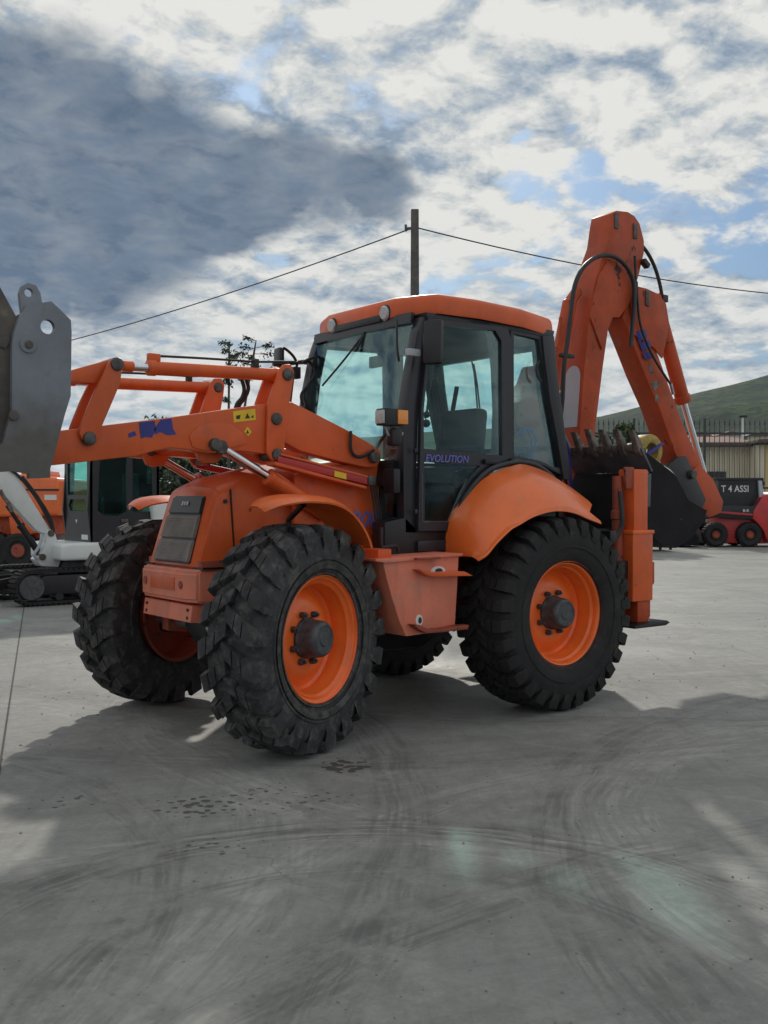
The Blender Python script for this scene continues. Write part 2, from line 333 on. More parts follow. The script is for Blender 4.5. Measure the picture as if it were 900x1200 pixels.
# ------------------------------------------------------------------ ground
def ground_mat():
    m, b = newmat('stained_concrete')
    pos = nd('ShaderNodeNewGeometry').outputs['Position']
    def no(scale, det, ro=.6, dist=0., mul=None, off=(0, 0, 0)):
        v = nd('ShaderNodeVectorMath', operation='ADD', ins={0: pos, 1: off}).outputs[0]
        if mul: v = nd('ShaderNodeVectorMath', operation='MULTIPLY', ins={0: v, 1: mul}).outputs[0]
        return nd('ShaderNodeTexNoise', ins={0: v, 'Scale': scale, 'Detail': det, 'Roughness': ro, 'Distortion': dist}).outputs[0]
    c = mixc(ramp(no(.55, 6, .6), .3, .7), (.248, .254, .240), (.308, .310, .292))
    c = mixc(mth('MULTIPLY', ramp(no(1.6, 8, .65, .4, off=(4, 2, 0)), .45, .70), .55), c, (.155, .158, .147))
    c = mixc(mth('MULTIPLY', ramp(no(2.3, 9, .7, .2, off=(9, 5, 0)), .52, .66), .45), c, (.38, .37, .34))
    c = mixc(mth('MULTIPLY', ramp(no(45, 8, .75), .42, .68), .38), c, (.15, .15, .14))
    rot = nd('ShaderNodeVectorRotate', rotation_type='Z_AXIS', ins={0: pos, 'Angle': -.55}).outputs[0]
    c = mixc(mth('MULTIPLY', ramp(no(9, 10, .78, off=(2, 7, 0)), .40, .62), .42), c, (.175, .178, .165))
    c = mixc(mth('MULTIPLY', ramp(no(17, 10, .8, .6, off=(6, 1, 0)), .50, .66), .35), c, (.36, .355, .33))
    def streak(ang, sc, lo, hi, amt, colr, c):
        r = nd('ShaderNodeVectorRotate', rotation_type='Z_AXIS', ins={0: pos, 'Angle': ang}).outputs[0]
        r = nd('ShaderNodeVectorMath', operation='MULTIPLY', ins={0: r, 1: sc}).outputs[0]
        n_ = nd('ShaderNodeTexNoise', ins={0: r, 'Scale': 1., 'Detail': 7., 'Roughness': .7, 'Distortion': 1.2}).outputs[0]
        return mixc(mth('MULTIPLY', ramp(n_, lo, hi), amt), c, colr)
    c = streak(.35, (.35, 3.2, 1), .48, .66, .32, (.15, .152, .142), c)
    c = streak(-.95, (.4, 4.5, 1), .50, .66, .32, (.15, .152, .142), c)
    c = streak(1.2, (.5, 6, 1), .54, .70, .35, (.34, .335, .31), c)
    c = streak(2.2, (.8, 16, 1), .56, .70, .22, (.34, .335, .31), c)
    sp_ = nd('ShaderNodeSeparateXYZ', ins={0: pos}); X, Y = sp_.outputs[0], sp_.outputs[1]
    wob = mth('MULTIPLY', mth('SUBTRACT', no(1.1, 4), .5), .13); brk = ramp(no(3.5, 7, .7, off=(1, 8, 0)), .34, .60)
    def ring(cx_, cy_, r, wd, amt, colr, c, amin=None):
        dx = mth('SUBTRACT', X, cx_); dy = mth('SUBTRACT', Y, cy_)
        rr = mth('ADD', mth('SQRT', mth('ADD', mth('MULTIPLY', dx, dx), mth('MULTIPLY', dy, dy))), wob)
        th_ = mth('ARCTAN2', dy, dx)
        sv = nd('ShaderNodeCombineXYZ', ins={0: mth('MULTIPLY', rr, 26.), 1: mth('MULTIPLY', th_, r * 1.3), 2: 0.}).outputs[0]
        st_ = nd('ShaderNodeTexNoise', ins={0: sv, 'Scale': 1., 'Detail': 5., 'Roughness': .65}).outputs[0]
        f = mth('MULTIPLY', ramp(mth('ABSOLUTE', mth('SUBTRACT', rr, r)), wd * .55, wd * .30), ramp(st_, .38, .62))
        return mixc(mth('MULTIPLY', mth('MULTIPLY', f, brk), amt * 1.3), c, colr)
    T = (.090, .091, .086)
    LT = (.40, .395, .37)
    for a_ in ((-2.6, -5.2, 3.3, .30, .40), (2.3, -4.9, 2.6, .50, .45), (3.6, -1.0, 4.3, .45, .45), (-4.0, -.4, 3.6, .5, .4), (.6, -6.2, 3.9, .35, .4)):
        c = ring(*a_, LT, c)
    for a_ in ((-1.45, -3.75, 1.58, .36, .60), (-1.45, -3.75, 1.05, .22, .40), (-4.2, -1.2, 2.9, .30, .40), (3.4, -6.4, 4.7, .42, .40), (3.4, -6.4, 3.4, .36, .35), (-6.5, 2.5, 7.9, .40, .42), (9.5, 7.0, 9.6, .45, .45), (9.5, 7.0, 11.3, .40, .40), (-.5, -8.6, 5.2, .4, .4), (4.5, 4.5, 7.4, .35, .35)):
        c = ring(*a_, T, c)
    cv = nd('ShaderNodeTexVoronoi', feature='DISTANCE_TO_EDGE', ins={0: nd('ShaderNodeVectorMath', operation='ADD', ins={0: pos, 1: nd('ShaderNodeVectorMath', operation='SCALE', ins={0: nd('ShaderNodeTexNoise', ins={0: pos, 'Scale': 1.3, 'Detail': 6.}).outputs[1], 3: 1.2}).outputs[0]}).outputs[0], 'Scale': .33}).outputs[0]
    c = mixc(mth('MULTIPLY', mth('MULTIPLY', ramp(cv, .0035, .001), ramp(no(.6, 3, off=(5, 5, 0)), .56, .66)), .35), c, (.07, .07, .065))
    # oil spots and grit
    gr = nd('ShaderNodeTexVoronoi', feature='F1', ins={0: pos, 'Scale': 26.}).outputs[0]
    c = mixc(mth('MULTIPLY', mth('MULTIPLY', ramp(gr, .10, .05), ramp(no(1.9, 4, off=(3, 1, 0)), .52, .62)), .55), c, (.08, .08, .075))
    vo = nd('ShaderNodeTexVoronoi', feature='F1', ins={0: nd('ShaderNodeVectorMath', operation='ADD', ins={0: pos, 1: nd('ShaderNodeVectorMath', operation='SCALE', ins={0: nd('ShaderNodeTexNoise', ins={0: pos, 'Scale': 14.}).outputs[1], 3: .05}).outputs[0]}).outputs[0], 'Scale': 17.}).outputs[0]
    spots = None
    for px_, py_, ra, th in ((-1.035, -1.637, .24, .44), (-1.259, -2.252, .20, .32), (.03, -1.47, .20, .60), (-.74, -1.72, .35, .27), (-1.5, -1.2, .25, .26), (-.45, -1.95, .25, .25)):
        dx = mth('SUBTRACT', X, px_); dy = mth('MULTIPLY', mth('SUBTRACT', Y, py_), 1.0)
        dd = mth('SQRT', mth('ADD', mth('MULTIPLY', dx, dx), mth('MULTIPLY', dy, dy)))
        f = mth('MULTIPLY', ramp(dd, ra * 1.3, ra * .3), th); s_ = ramp(mth('SUBTRACT', f, vo), -.03, .03)
        spots = s_ if spots is None else mth('MAXIMUM', spots, s_)
    c = mixc(mth('MULTIPLY', spots, .8), c, (.045, .042, .040))
    L.new(c, b.inputs['Base Color'])
    wet = ramp(no(.8, 5, .6, off=(2, 6, 0)), .45, .7)
    ro = mth('SUBTRACT', mth('ADD', .55, mth('MULTIPLY', no(12, 6), .25)), mth('MULTIPLY', wet, .12))
    L.new(ro, b.inputs['Roughness']); b.inputs['Specular IOR Level'].default_value = .4
    c_dummy = None
    h = mth('ADD', mth('MULTIPLY', no(90, 8, .8), .9), mth('MULTIPLY', no(6, 6), 1.))
    bn = nd('ShaderNodeBump', ins={'Strength': .25, 'Distance': .01, 'Height': h}); L.new(bn.outputs[0], b.inputs['Normal'])
    return m
M['concrete'] = ground_mat()
bm = bmesh.new(); S = 1500
V = [bm.verts.new((x, y, 0)) for x, y in ((-S, -S), (S, -S), (S, S), (-S, S))]; bm.faces.new(V)
M['field'] = mat('dry_field', (.12, .12, .07), .9, var=.3, vscale=.02)
g = obj('ground', bm, 'field', smooth=None, centre=False, kind='structure')
g.location.z = -.05
bm = bmesh.new(); Y0 = [Vector(CAMP) + FWD * a + RGT * b for a, b in ((-30, -45), (-30, 60), (44, 60), (44, -45))]
bm.faces.new([bm.verts.new((p.x, p.y, 0)) for p in Y0]); 
obj('concrete_yard', bm, 'concrete', smooth=None, centre=False, kind='structure')
M['joint'] = mat('joint_filler', (.06, .06, .058), .9, var=.3, vscale=9)
jd = (Vector((1.377, 8.499, 0)) - Vector((-1.477, -.014, 0))).normalized(); jn = Vector((-jd.y, jd.x, 0))
bm = bmesh.new()
p0 = Vector((-1.477, -.014, 0)) - jd * 12; p1 = Vector((-1.477, -.014, 0)) + jd * 40
bm.faces.new([bm.verts.new(p + Vector((0, 0, .004))) for p in (p0 - jn * .006, p1 - jn * .006, p1 + jn * .006, p0 + jn * .006)])
obj('expansion_joint', bm, 'joint', smooth=None, kind='structure')

M['pebble'] = mat('grey_grit', (.20, .195, .18), .9, var=.3, vscale=30)
rnd = random.Random(11); t = bmesh.new()
for k in range(900):
    Zr = 2.2 + 14 * rnd.random() ** 1.6; p = Vector((CAMP.x, CAMP.y, 0)) + FWD * Zr + RGT * rnd.uniform(-.45, .45) * Zr
    r_ = rnd.uniform(.002, .006) * (1 + .12 * Zr)
    vs3 = [t.verts.new((p.x + r_ * math.cos(a) * rnd.uniform(.7, 1.3), p.y + r_ * math.sin(a) * rnd.uniform(.7, 1.3), .0005)) for a in (0, 1.57, 3.14, 4.71)]
    top = t.verts.new((p.x, p.y, r_ * rnd.uniform(.5, 1.0)))
    for i in range(4): t.faces.new((vs3[i], vs3[(i + 1) % 4], top))
obj('grit', t, 'pebble', smooth=None, label='scattered grit and small stones on the concrete', cat='grit', kind='stuff')
# ------------------------------------------------------------------ backhoe loader
BH = empty('backhoe_loader', (1.09, 0, 0), 'large orange backhoe loader with raised front bucket and black cab', 'backhoe loader')
WR = .706; TRK = .955; WB = 2.18
def wheel_meshes(front):
    ms = {}
    fo = .028 if front else 0
    rp = [(.380, -.215 + fo), (.386, -.208 + fo), (.380, -.198 + fo), (.362, -.192 + fo), (.352, -.175 + fo), (.350, -.15), (.333, -.135), (.330, -.10), (.318, -.085), (.316, -.03), (.300, -.015), (.27, -.022), (.235, -.055), (.19, -.062), (.0001, -.062)]
    t = lathe_y(rp, 72)
    ms['wheel'] = t
    # tyre carcass
    if front: cp_ = [(.372, .172), (.40, .188), (.44, .205), (.50, .212), (.57, .208), (.622, .192), (.648, .168), (.660, .10), (.662, 0)]
    else: cp_ = [(.372, .20), (.40, .222), (.45, .240), (.52, .246), (.59, .240), (.630, .222), (.655, .190), (.671, .12), (.674, 0)]
    full = [(r, -y) for r, y in cp_] + [(r, y) for r, y in cp_[-2::-1]]
    t = lathe_y(full, 96)
    def prof(y):
        y = abs(y); q = cp_[::-1]
        for (r1, y1), (r2, y2) in zip(q, q[1:]):
            if y1 <= y <= y2: return r1 + (r2 - r1) * (y - y1) / (y2 - y1 + 1e-9)
        return q[0][0]
    def lug(path, hw, ht, base=None):
        """path: list of (angle, y, base radius, height, half width)"""
        rg = []
        for a, y, r, h, w_ in path:
            ring_ = []
            for da, rr, yy in ((-w_ * 1.22, r - .012, y), (-w_, r + h, y), (w_, r + h, y), (w_ * 1.22, r - .012, y)):
                an = a + da / WR; ring_.append(t.verts.new((rr * math.cos(an), yy, rr * math.sin(an))))
            rg.append(ring_)
        for p, q in zip(rg, rg[1:]):
            for i in range(3): t.faces.new((p[i], p[i + 1], q[i + 1], q[i]))
        t.faces.new(rg[0][::-1]); t.faces.new(rg[-1])
    rnd = random.Random(3)
    if front:
        n = 21
        for i in range(n):
            for sgn in (-1, 1):
                a0 = 6.28318 * (i + (.5 if sgn > 0 else 0)) / n
                def P3(y, s, r=None, h=None, w_=.047): return (a0 + s / WR, sgn * y, prof(y) if r is None else r, (WR - prof(y)) if h is None else h, w_)
                j = rnd.uniform(-.007, .007)
                lug([P3(-.012, -.05 + j, w_=.040), P3(.062, .0 + j, w_=.046)], 0, 0)
                lug([P3(.072, .008 - j, w_=.047), P3(.126, .045 - j, w_=.050)], 0, 0)
                lug([P3(.135, .052 + j, w_=.052), P3(.186, .078, h=WR - .008 - prof(.186), w_=.055), (a0 + .084 / WR, sgn * .216, .636, .044, .054), (a0 + .086 / WR, sgn * .221, .588, .03, .048), (a0 + .086 / WR, sgn * .212, .550, .004, .04)], 0, 0)
    else:
        n = 30
        for i in range(n):
            for sgn in (-1, 1):
                a0 = 6.28318 * (i + (.5 if sgn > 0 else 0)) / n
                def P3(y, s, w_=.038, h=None): return (a0 + s / WR, sgn * y, prof(y), (WR - prof(y)) if h is None else h, w_)
                lug([P3(-.0, -.045, .032), P3(.085, .022, .036)], 0, 0)
                lug([P3(.098, .030, .037), P3(.150, .036, .040)], 0, 0)
                lug([P3(.162, .036, .041), P3(.200, .036, .043, WR - .006 - prof(.2)), (a0 + .036 / WR, sgn * .232, .650, .034, .042), (a0 + .036 / WR, sgn * .249, .615, .016, .038), (a0 + .036 / WR, sgn * .246, .585, .003, .032)], 0, 0)
    # raised rings on the sidewall
    for sgn in (-1, 1):
        ox = -.031 if front else 0
        t = lathe_y([(.478, sgn * (.236 + ox)), (.484, sgn * (.250 + ox)), (.496, sgn * (.250 + ox)), (.502, sgn * (.238 + ox))], 72, t)
        t = lathe_y([(.405, sgn * (.212 + ox)), (.408, sgn * (.226 + ox)), (.418, sgn * (.228 + ox)), (.424, sgn * (.222 + ox))], 72, t)
    if front:
        for v in t.verts:
            r_ = math.hypot(v.co.x, v.co.z); k_ = 1 - .020 * max(0., (r_ - .40)) / .30; v.co.x *= k_; v.co.z *= k_; v.co.y *= .95
    bmesh.ops.recalc_face_normals(t, faces=t.faces)
    ms['tyre'] = t
    h = lathe_y([(.124, -.062), (.126, -.080), (.116, -.092), (.112, -.16), (.108, -.185), (.098, -.198), (.085, -.203), (.080, -.198), (.045, -.198), (.040, -.206), (.0001, -.206)], 40)
    ms['hub'] = h
    return ms
bb_ = obj('bolt_shape', cyl((0, -.09, 0), (0, -.112, 0), .010, n=8, bm=cyl((0, -.055, 0), (0, -.095, 0), .021, n=6)), 'hub', centre=False); BOLT = bb_.data; bpy.data.objects.remove(bb_)
def place_wheel(front, x, y, rz, roll):
    ms = wheel_meshes(front)
    rot = Matrix.Rotation(roll, 4, 'Y')
    for q in ms.values(): q.transform(rot)
    w_ = obj('wheel', ms['wheel'], 'orange_rim', BH, centre=False); w_.location = Vector((x, y, (.692) if front else WR - .002)) - WO[BH.name]; w_.rotation_euler = (0, 0, rz)
    if front:
        q = obj('dust_ring', lathe_y([(.386, -.180), (.392, -.190), (.402, -.1925), (.4035, -.188)], 72, lathe_y([(.426, -.2015), (.432, -.2045), (.452, -.2105), (.470, -.2105)], 72)), 'dusty', w_, centre=False); q.location = (0, 0, 0)
    for nme, mm in (('tyre', 'rubber' if front else 'rubber2'), ('hub', 'hub')):
        q = obj(nme, ms[nme], mm, w_, centre=False, smooth=28 if nme == 'tyre' else 38); q.location = (0, 0, 0)
    for i in range(8):
        a = 6.28318 * (i + .3) / 8 + roll; q = bpy.data.objects.new('wheel_bolt', BOLT); COL.objects.link(q); q.parent = w_; q.location = (.152 * math.cos(a), 0, .152 * math.sin(a))
    q = obj('rim_back', lathe_y([(.30, .02), (.316, .03), (.343, .02), (.342, .165), (.355, .185), (.372, .2), (.374, .214), (.350, .206), (.335, .17), (.325, .04), (.12, .0), (.0001, .0)], 72), 'orange_dark', w_, centre=False); q.location = (0, 0, 0)
    return w_
ST = .363
place_wheel(True, 0, -TRK - .028, ST, .1); place_wheel(True, 0, TRK + .028, ST + math.pi, .35)
place_wheel(False, WB, -TRK, 0.01, .2); place_wheel(False, WB, TRK, math.pi, .5)
# axles and frame
obj('front_axle', cyl((0, -.75, WR - .02), (0, .75, WR - .02), .10, rings=[(0, .12), (.1, .09), (.35, .10), (.42, .19), (.58, .19), (.65, .10), (.9, .09), (1, .12)]), 'black', BH)
obj('rear_axle', cyl((WB, -.78, WR), (WB, .78, WR), .12, rings=[(0, .2), (.15, .13), (.35, .13), (.42, .22), (.58, .22), (.65, .13), (.85, .13), (1, .2)]), 'black', BH)
both('steering_knuckle', lambda: box((.0, -.72, WR), (.2, .14, .3), .03), 'black', BH)
both('frame_rail', lambda: prism([(-.25, .62), (-.25, .95), (.6, 1.08), (2.9, 1.05), (2.9, .75), (1.0, .55), (.3, .55)], 'y', -.40, -.30, .01), 'orange_dark', BH)
obj('transmission', prism([(.25, .50), (.25, 1.1), (1.9, 1.1), (1.9, .6), (1.5, .42), (.7, .42)], 'y', -.29, .29, .03), 'black', BH)
both('steering_cylinder', lambda: cyl((-.16, -.62, WR - .03), (-.16, -.15, WR - .03), .035), 'steel', BH)
# bumper
bp_ = [(-.45, .33), (-.45, -.33), (-.40, -.44), (.25, -.46), (.25, .46), (-.40, .44)]
t = bmesh.new()
rows = []
for z, o in ((.868, .03), (.885, 0), (1.065, 0), (1.085, .02)):
    rows.append([(x + (o if x < 0 else 0), y * (1 - o * .5), z) for x, y in ((-.43, .31), (-.43, -.31), (-.385, -.42), (.3, -.44), (.3, .44), (-.385, .42))])
t = grid(rows, closed=True); t.faces.new([v for v in t.verts][:6][::-1]); t.verts.ensure_lookup_table()
vs_ = list(t.verts); t.faces.new(vs_[-6:])
bmesh.ops.bevel(t, geom=[e_ for e_ in t.edges if e_.calc_face_angle(0) > .4], offset=.018, segments=2, affect='EDGES', clamp_overlap=True)
BU = obj('bumper', t, 'orange_faded', BH)
obj('bumper_recess', box((-.432, 0, .985), (.008, .36, .085), .003), 'orange', BU)
for y in (-.27, .27): obj('lifting_eye', cyl((-.436, y, .985), (-.420, y, .985), .026), 'orange_dark', BU)
t = prism([(-.395, .856), (-.408, .748), (-.30, .74), (-.30, .856)], 'y', -.36, .36, .006)
PL = obj('tow_plate', t, 'orange_faded', BH)
for y in (-.31, .31):
    for z in (.775, .825): obj('bolt', cyl((-.412 + (z - .775) * .05, y, z), (-.395, y, z), .011, n=6), 'pin', PL)
obj('radiator_guard', box((-.2, 0, 1.0), (.3, .8, .28), .01), 'orange_dark', BH)
obj('tow_hook', prism([(-.36, .80), (-.30, .72), (-.22, .72), (-.20, .84)], 'y', -.455, -.40, .01), 'orange_faded', BH)
# hood
t = bmesh.new()
secs = [(-.385, .325, 1.10, 1.12, .04), (-.355, .335, 1.10, 1.20, .05), (-.30, .345, 1.10, 1.38, .06), (-.245, .350, 1.10, 1.56, .07), (-.20, .355, 1.10, 1.605, .09), (-.05, .365, 1.10, 1.675, .10), (.25, .385, 1.10, 1.745, .10), (.65, .41, 1.10, 1.80, .09), (1.00, .43, 1.10, 1.845, .08)]
# front face follows the slope, the rest are true cross sections
def hood_ring(x, hw, zb, zt, rc, n=5):
    rg = [(x, -hw - .012, zb)]
    for k in range(n + 1):
        a = math.pi / 2 * k / n; rg.append((x, -hw + rc - rc * math.cos(a), zt - rc * .8 + rc * .8 * math.sin(a)))
    crown = .018
    for f in (.5, 0, -.5): rg.append((x, -(hw - rc) * f, zt + crown * (1 - abs(f))))
    for k in range(n, -1, -1):
        a = math.pi / 2 * k / n; rg.append((x, hw - rc + rc * math.cos(a), zt - rc * .8 + rc * .8 * math.sin(a)))
    rg.append((x, hw + .012, zb)); return rg
rows = [hood_ring(s[0], s[1], s[2], s[3], s[4]) for s in secs[4:]]
front = []
# sloped nose: ring at -.2 swept to the bottom front
base = rows[0]; nose = [( -.365 + (p[2] - 1.10) * .315, p[1] * .93, p[2]) for p in base]
mid_ = [((-.365 + (p[2] - 1.10) * .315) + .015, p[1] * .985, p[2]) for p in base]
rows = [nose, mid_] + rows
t = grid(rows)
vv = [v for v in t.verts][:len(nose)]
t.faces.new(vv)
bmesh.ops.recalc_face_normals(t, faces=t.faces)
HD = obj('hood', t, 'orange', BH, smooth=50)
nx = lambda z: -.365 + (z - 1.10) * .315 - .004
def nose_panel(z0, z1, w0, w1, d):
    t = bmesh.new(); q = []
    for z, wv in ((z0, w0), (z1, w1)):
        for y in (-wv, wv): q.append((z, y))
    a = [t.verts.new((nx(z) + .004, y, z)) for z, y in (q[0], q[1], q[3], q[2])]; b = [t.verts.new((nx(z) - d, y, z)) for z, y in (q[0], q[1], q[3], q[2])]
    t.faces.new(a); t.faces.new(b[::-1])
    for i in range(4): t.faces.new((a[i], a[(i + 1) % 4], b[(i + 1) % 4], b[i]))
    bmesh.ops.recalc_face_normals(t, faces=t.faces)
    bmesh.ops.bevel(t, geom=t.edges[:], offset=.008, segments=2, affect='EDGES', clamp_overlap=True); return t
GR = obj('grille', nose_panel(1.115, 1.555, .268, .225, .006), 'black', BH)
obj('grille_panel', nose_panel(1.125, 1.265, .262, .252, .022), 'grille', GR)
obj('grille_panel', nose_panel(1.277, 1.425, .250, .238, .022), 'grille', GR)
obj('grille_panel', nose_panel(1.437, 1.550, .237, .222, .020), 'black', GR, label='black top panel of the grille with a small badge')
t = bmesh.new()
for k, yy in enumerate((.035, 0, -.035)): t = box((nx(1.505) - .024, yy, 1.505), (.008, .022, .028), .002, t, rot=(0, .3, 0))
obj('badge', t, 'greypaint', GR)
for z_ in (1.19, 1.35):
    t = bmesh.new()
    for k in range(9): t = box((nx(z_ - .055 + k * .0135) - .022, 0, z_ - .055 + k * .0135), (.004, .40, .005), 0, t)
    obj('grille_mesh', t, 'grille', GR, kind='stuff')
both('hood_seam', lambda: prism([(-.10, 1.12), (-.13, 1.60), (-.124, 1.60), (-.094, 1.12)], 'y', -.3795, -.365), 'black', HD)
both('hood_sill', lambda: prism([(-.36, 1.088), (-.36, 1.10), (1.0, 1.10), (1.0, 1.088)], 'y', -.44, -.30), 'black', HD)
obj('engine_bay', prism([(-.34, .95), (-.34, 1.10), (1.0, 1.10), (1.0, .95)], 'y', -.40, .40), 'orange_dark', BH)
both('hood_latch', lambda: cyl((-.16, -.372, 1.52), (-.16, -.345, 1.52), .013), 'black', BH)
obj('exhaust_cap', box((.62, .16, 1.86), (.2, .12, .09), .02), 'orange', BH)
# engine side plates
both('side_plate', lambda: prism([(.30, 1.10), (.30, 1.70), (1.02, 1.82), (1.02, 1.10)], 'y', -.470, -.435, .006), 'orange', BH)
text('model_number', '200', 'violet', BH, .17, Matrix.Translation((.86, -.476, 1.385)) @ FACE_NEG_Y, shear=.35)
# ------ loader arms
def grime_bucket():
    m = M['bucket']; global N, L
    N = m.node_tree.nodes; L = m.node_tree.links; b_ = N['Principled BSDF']; src = b_.inputs['Base Color'].links[0].from_socket
    p_ = nd('ShaderNodeNewGeometry').outputs['Position']; s_ = nd('ShaderNodeSeparateXYZ', ins={0: p_})
    n_ = nd('ShaderNodeTexNoise', ins={0: p_, 'Scale': 2.6, 'Detail': 8., 'Roughness': .62}).outputs[0]
    v = mth('ADD', s_.outputs[2], mth('MULTIPLY', mth('SUBTRACT', n_, .5), .9))
    f = ramp(v, 2.12, 1.80); n2_ = nd('ShaderNodeTexNoise', ins={0: p_, 'Scale': 22., 'Detail': 6.}).outputs[0]
    L.new(mixc(mth('MULTIPLY', f, .85), src, mixc(n2_, (.055, .047, .04), (.13, .115, .10))), b_.inputs['Base Color'])
grime_bucket()
ARM = [(-1.354, 1.913), (-1.232, 1.931), (-0.626, 2.029), (0.029, 2.149), (0.145, 2.166), (0.236, 2.172), (0.389, 2.118), (0.659, 2.016), (0.905, 1.908), (0.964, 1.869), (0.972, 1.809), (0.927, 1.76), (0.846, 1.753), (0.631, 1.789), (0.302, 1.852), (0.177, 1.907), (0.131, 1.85), (0.042, 1.825), (-0.096, 1.837), (-0.267, 1.843), (-0.327, 1.82), (-0.38, 1.819), (-0.473, 1.832), (-0.626, 1.845), (-0.726, 1.824), (-0.845, 1.788), (-1.355, 1.721)]
both('loader_arm', lambda: prism(ARM, 'y', -.54, -.41, .012), 'orange', BH)
AR = [o for o in BH.children if o.name.startswith('loader_arm')][0]
# raised gusset and pin bosses on the near arm
def boss(u, y0, y1, r, n=20): return cyl((u[0], y0, u[1]), (u[0], y1, u[1]), r, n=n, bev=.004)
t = prism([(-0.506, 1.919), (-0.449, 1.979), (-0.343, 2.01), (-0.212, 2.005), (-0.133, 1.955), (-0.102, 1.886), (-0.272, 1.843), (-0.385, 1.829), (-0.483, 1.852)], 'y', -.548, -.535, .004)
obj('gusset_plate', t, 'orange', AR)
UPR = [(0.126, 2.374), (0.159, 2.409), (0.211, 2.414), (0.237, 2.366), (0.23, 2.309), (0.204, 2.174), (0.178, 2.006), (0.158, 1.839), (0.119, 1.782), (0.068, 1.781), (0.03, 1.835), (0.03, 1.934), (0.037, 2.142)]
both('rear_tilt_lever', lambda: prism(UPR, 'y', -.57, -.545, .006), 'orange', BH)
both('rear_tilt_lever_inner', lambda: prism(UPR, 'y', -.405, -.38, .006), 'orange', BH)
LEV = [(-1.026, 2.329), (-1.005, 2.35), (-0.964, 2.354), (-0.943, 2.321), (-0.959, 2.205), (-1.068, 1.956), (-1.084, 1.891), (-1.124, 1.846), (-1.175, 1.854), (-1.205, 1.906), (-1.194, 1.955), (-1.134, 2.105)]
both('front_tilt_lever', lambda: prism(LEV, 'y', -.575, -.545, .008), 'orange', BH)
both('front_tilt_lever_inner', lambda: prism(LEV, 'y', -.405, -.375, .008), 'orange', BH)
LNK = [(-1.455, 2.167), (-1.221, 2.273), (-0.991, 2.353), (-0.944, 2.342), (-0.944, 2.292), (-1.007, 2.252), (-1.1, 2.201), (-1.221, 2.202), (-1.436, 2.101)]
both('bucket_link', lambda: prism(LNK, 'y', -.53, -.43, .012), 'orange', BH)
for u in [(-0.979, 2.318), (-1.145, 1.879), (0.185, 2.345), (0.1, 2.052), (0.106, 1.821), (-0.337, 1.872), (0.89, 1.824)]:
    both('pivot_pin', lambda: cyl((u[0], -.592, u[1]), (u[0], -.37, u[1]), .038 if u[0] < .8 else .045, n=24, rings=[(0, .022), (.02, .036), (.06, .040), (.94, .040), (1, .03)]), 'pin', BH)
both('bellcrank_bracket', lambda: prism([(-0.409, 1.861), (-0.192, 1.835), (-0.241, 1.768), (-0.325, 1.76), (-0.367, 1.776)], 'y', -.42, -.38, .006), 'orange', BH)
obj('arm_shade_beam', box((.12, 0, 1.985), (.36, .815, .17), .02), 'orange', BH)  # added beam, mostly unseen, placed to block a sun patch on the ground
obj('arm_cross_tube', cyl((-.30, -.42, 1.93), (-.30, .42, 1.93), .07, bev=.01), 'orange', BH)
# tilt cylinders
TC = [(-0.907, -0.475, 2.323), (-0.837, -0.475, 2.325), (-0.767, -0.475, 2.326), (-0.745, -0.475, 2.327), (0.171, -0.475, 2.35)]
def tcyl(): return cyl(TC[3], TC[4], .042, n=24, rings=[(0, .040), (.003, .050), (.05, .050), (.055, .041), (.94, .041), (.96, .046), (1, .046)])
both('tilt_cylinder', tcyl, 'orange', BH)
both('cylinder_rod', lambda: cyl(TC[1], TC[3], .027, n=20), 'chrome', BH)
both('rod_eye', lambda: cyl(TC[0], TC[1], .032, n=20, bev=.005), 'orange', BH)
def hoseN(name, px, r=.010, m='hose', par=None, n=8): return obj(name, tube(px, r, n), m, par or BH)
HP = [(-0.7, -0.475, 2.401), (-0.421, -0.475, 2.412), (-0.127, -0.475, 2.42), (0.004, -0.475, 2.423), (0.198, -0.475, 2.439), (0.297, -0.475, 2.447)]
hoseN('hydraulic_pipe', HP, .008); obj('hydraulic_pipe', mirror(tube(HP, .008)), 'hose', BH)
both('pipe_elbow', lambda: box([(-0.706, -0.475, 2.39)][0], (.08, .04, .05), .01), 'orange', BH)
both('pipe_clamp', lambda: box([(-0.002, -0.475, 2.411)][0], (.04, .04, .06), .006), 'hose', BH)
# lift cylinders
LC = [(-0.28, -0.52, 1.86), (0.06, -0.52, 1.683), (0.539, -0.52, 1.424)]
both('lift_rod', lambda: cyl(LC[0], LC[1], .030, n=24), 'chrome', BH)
both('lift_cylinder', lambda: cyl(LC[1], LC[2], .055, n=24, rings=[(0, .045), (.01, .058), (.06, .058), (.07, .052), (1, .052)]), 'orange', BH)
both('rod_eye', lambda: cyl(Vector(LC[0]) + Vector((0, -.03, 0)), Vector(LC[0]) + Vector((0, .07, 0)), .045, n=20, bev=.005), 'pin', BH)
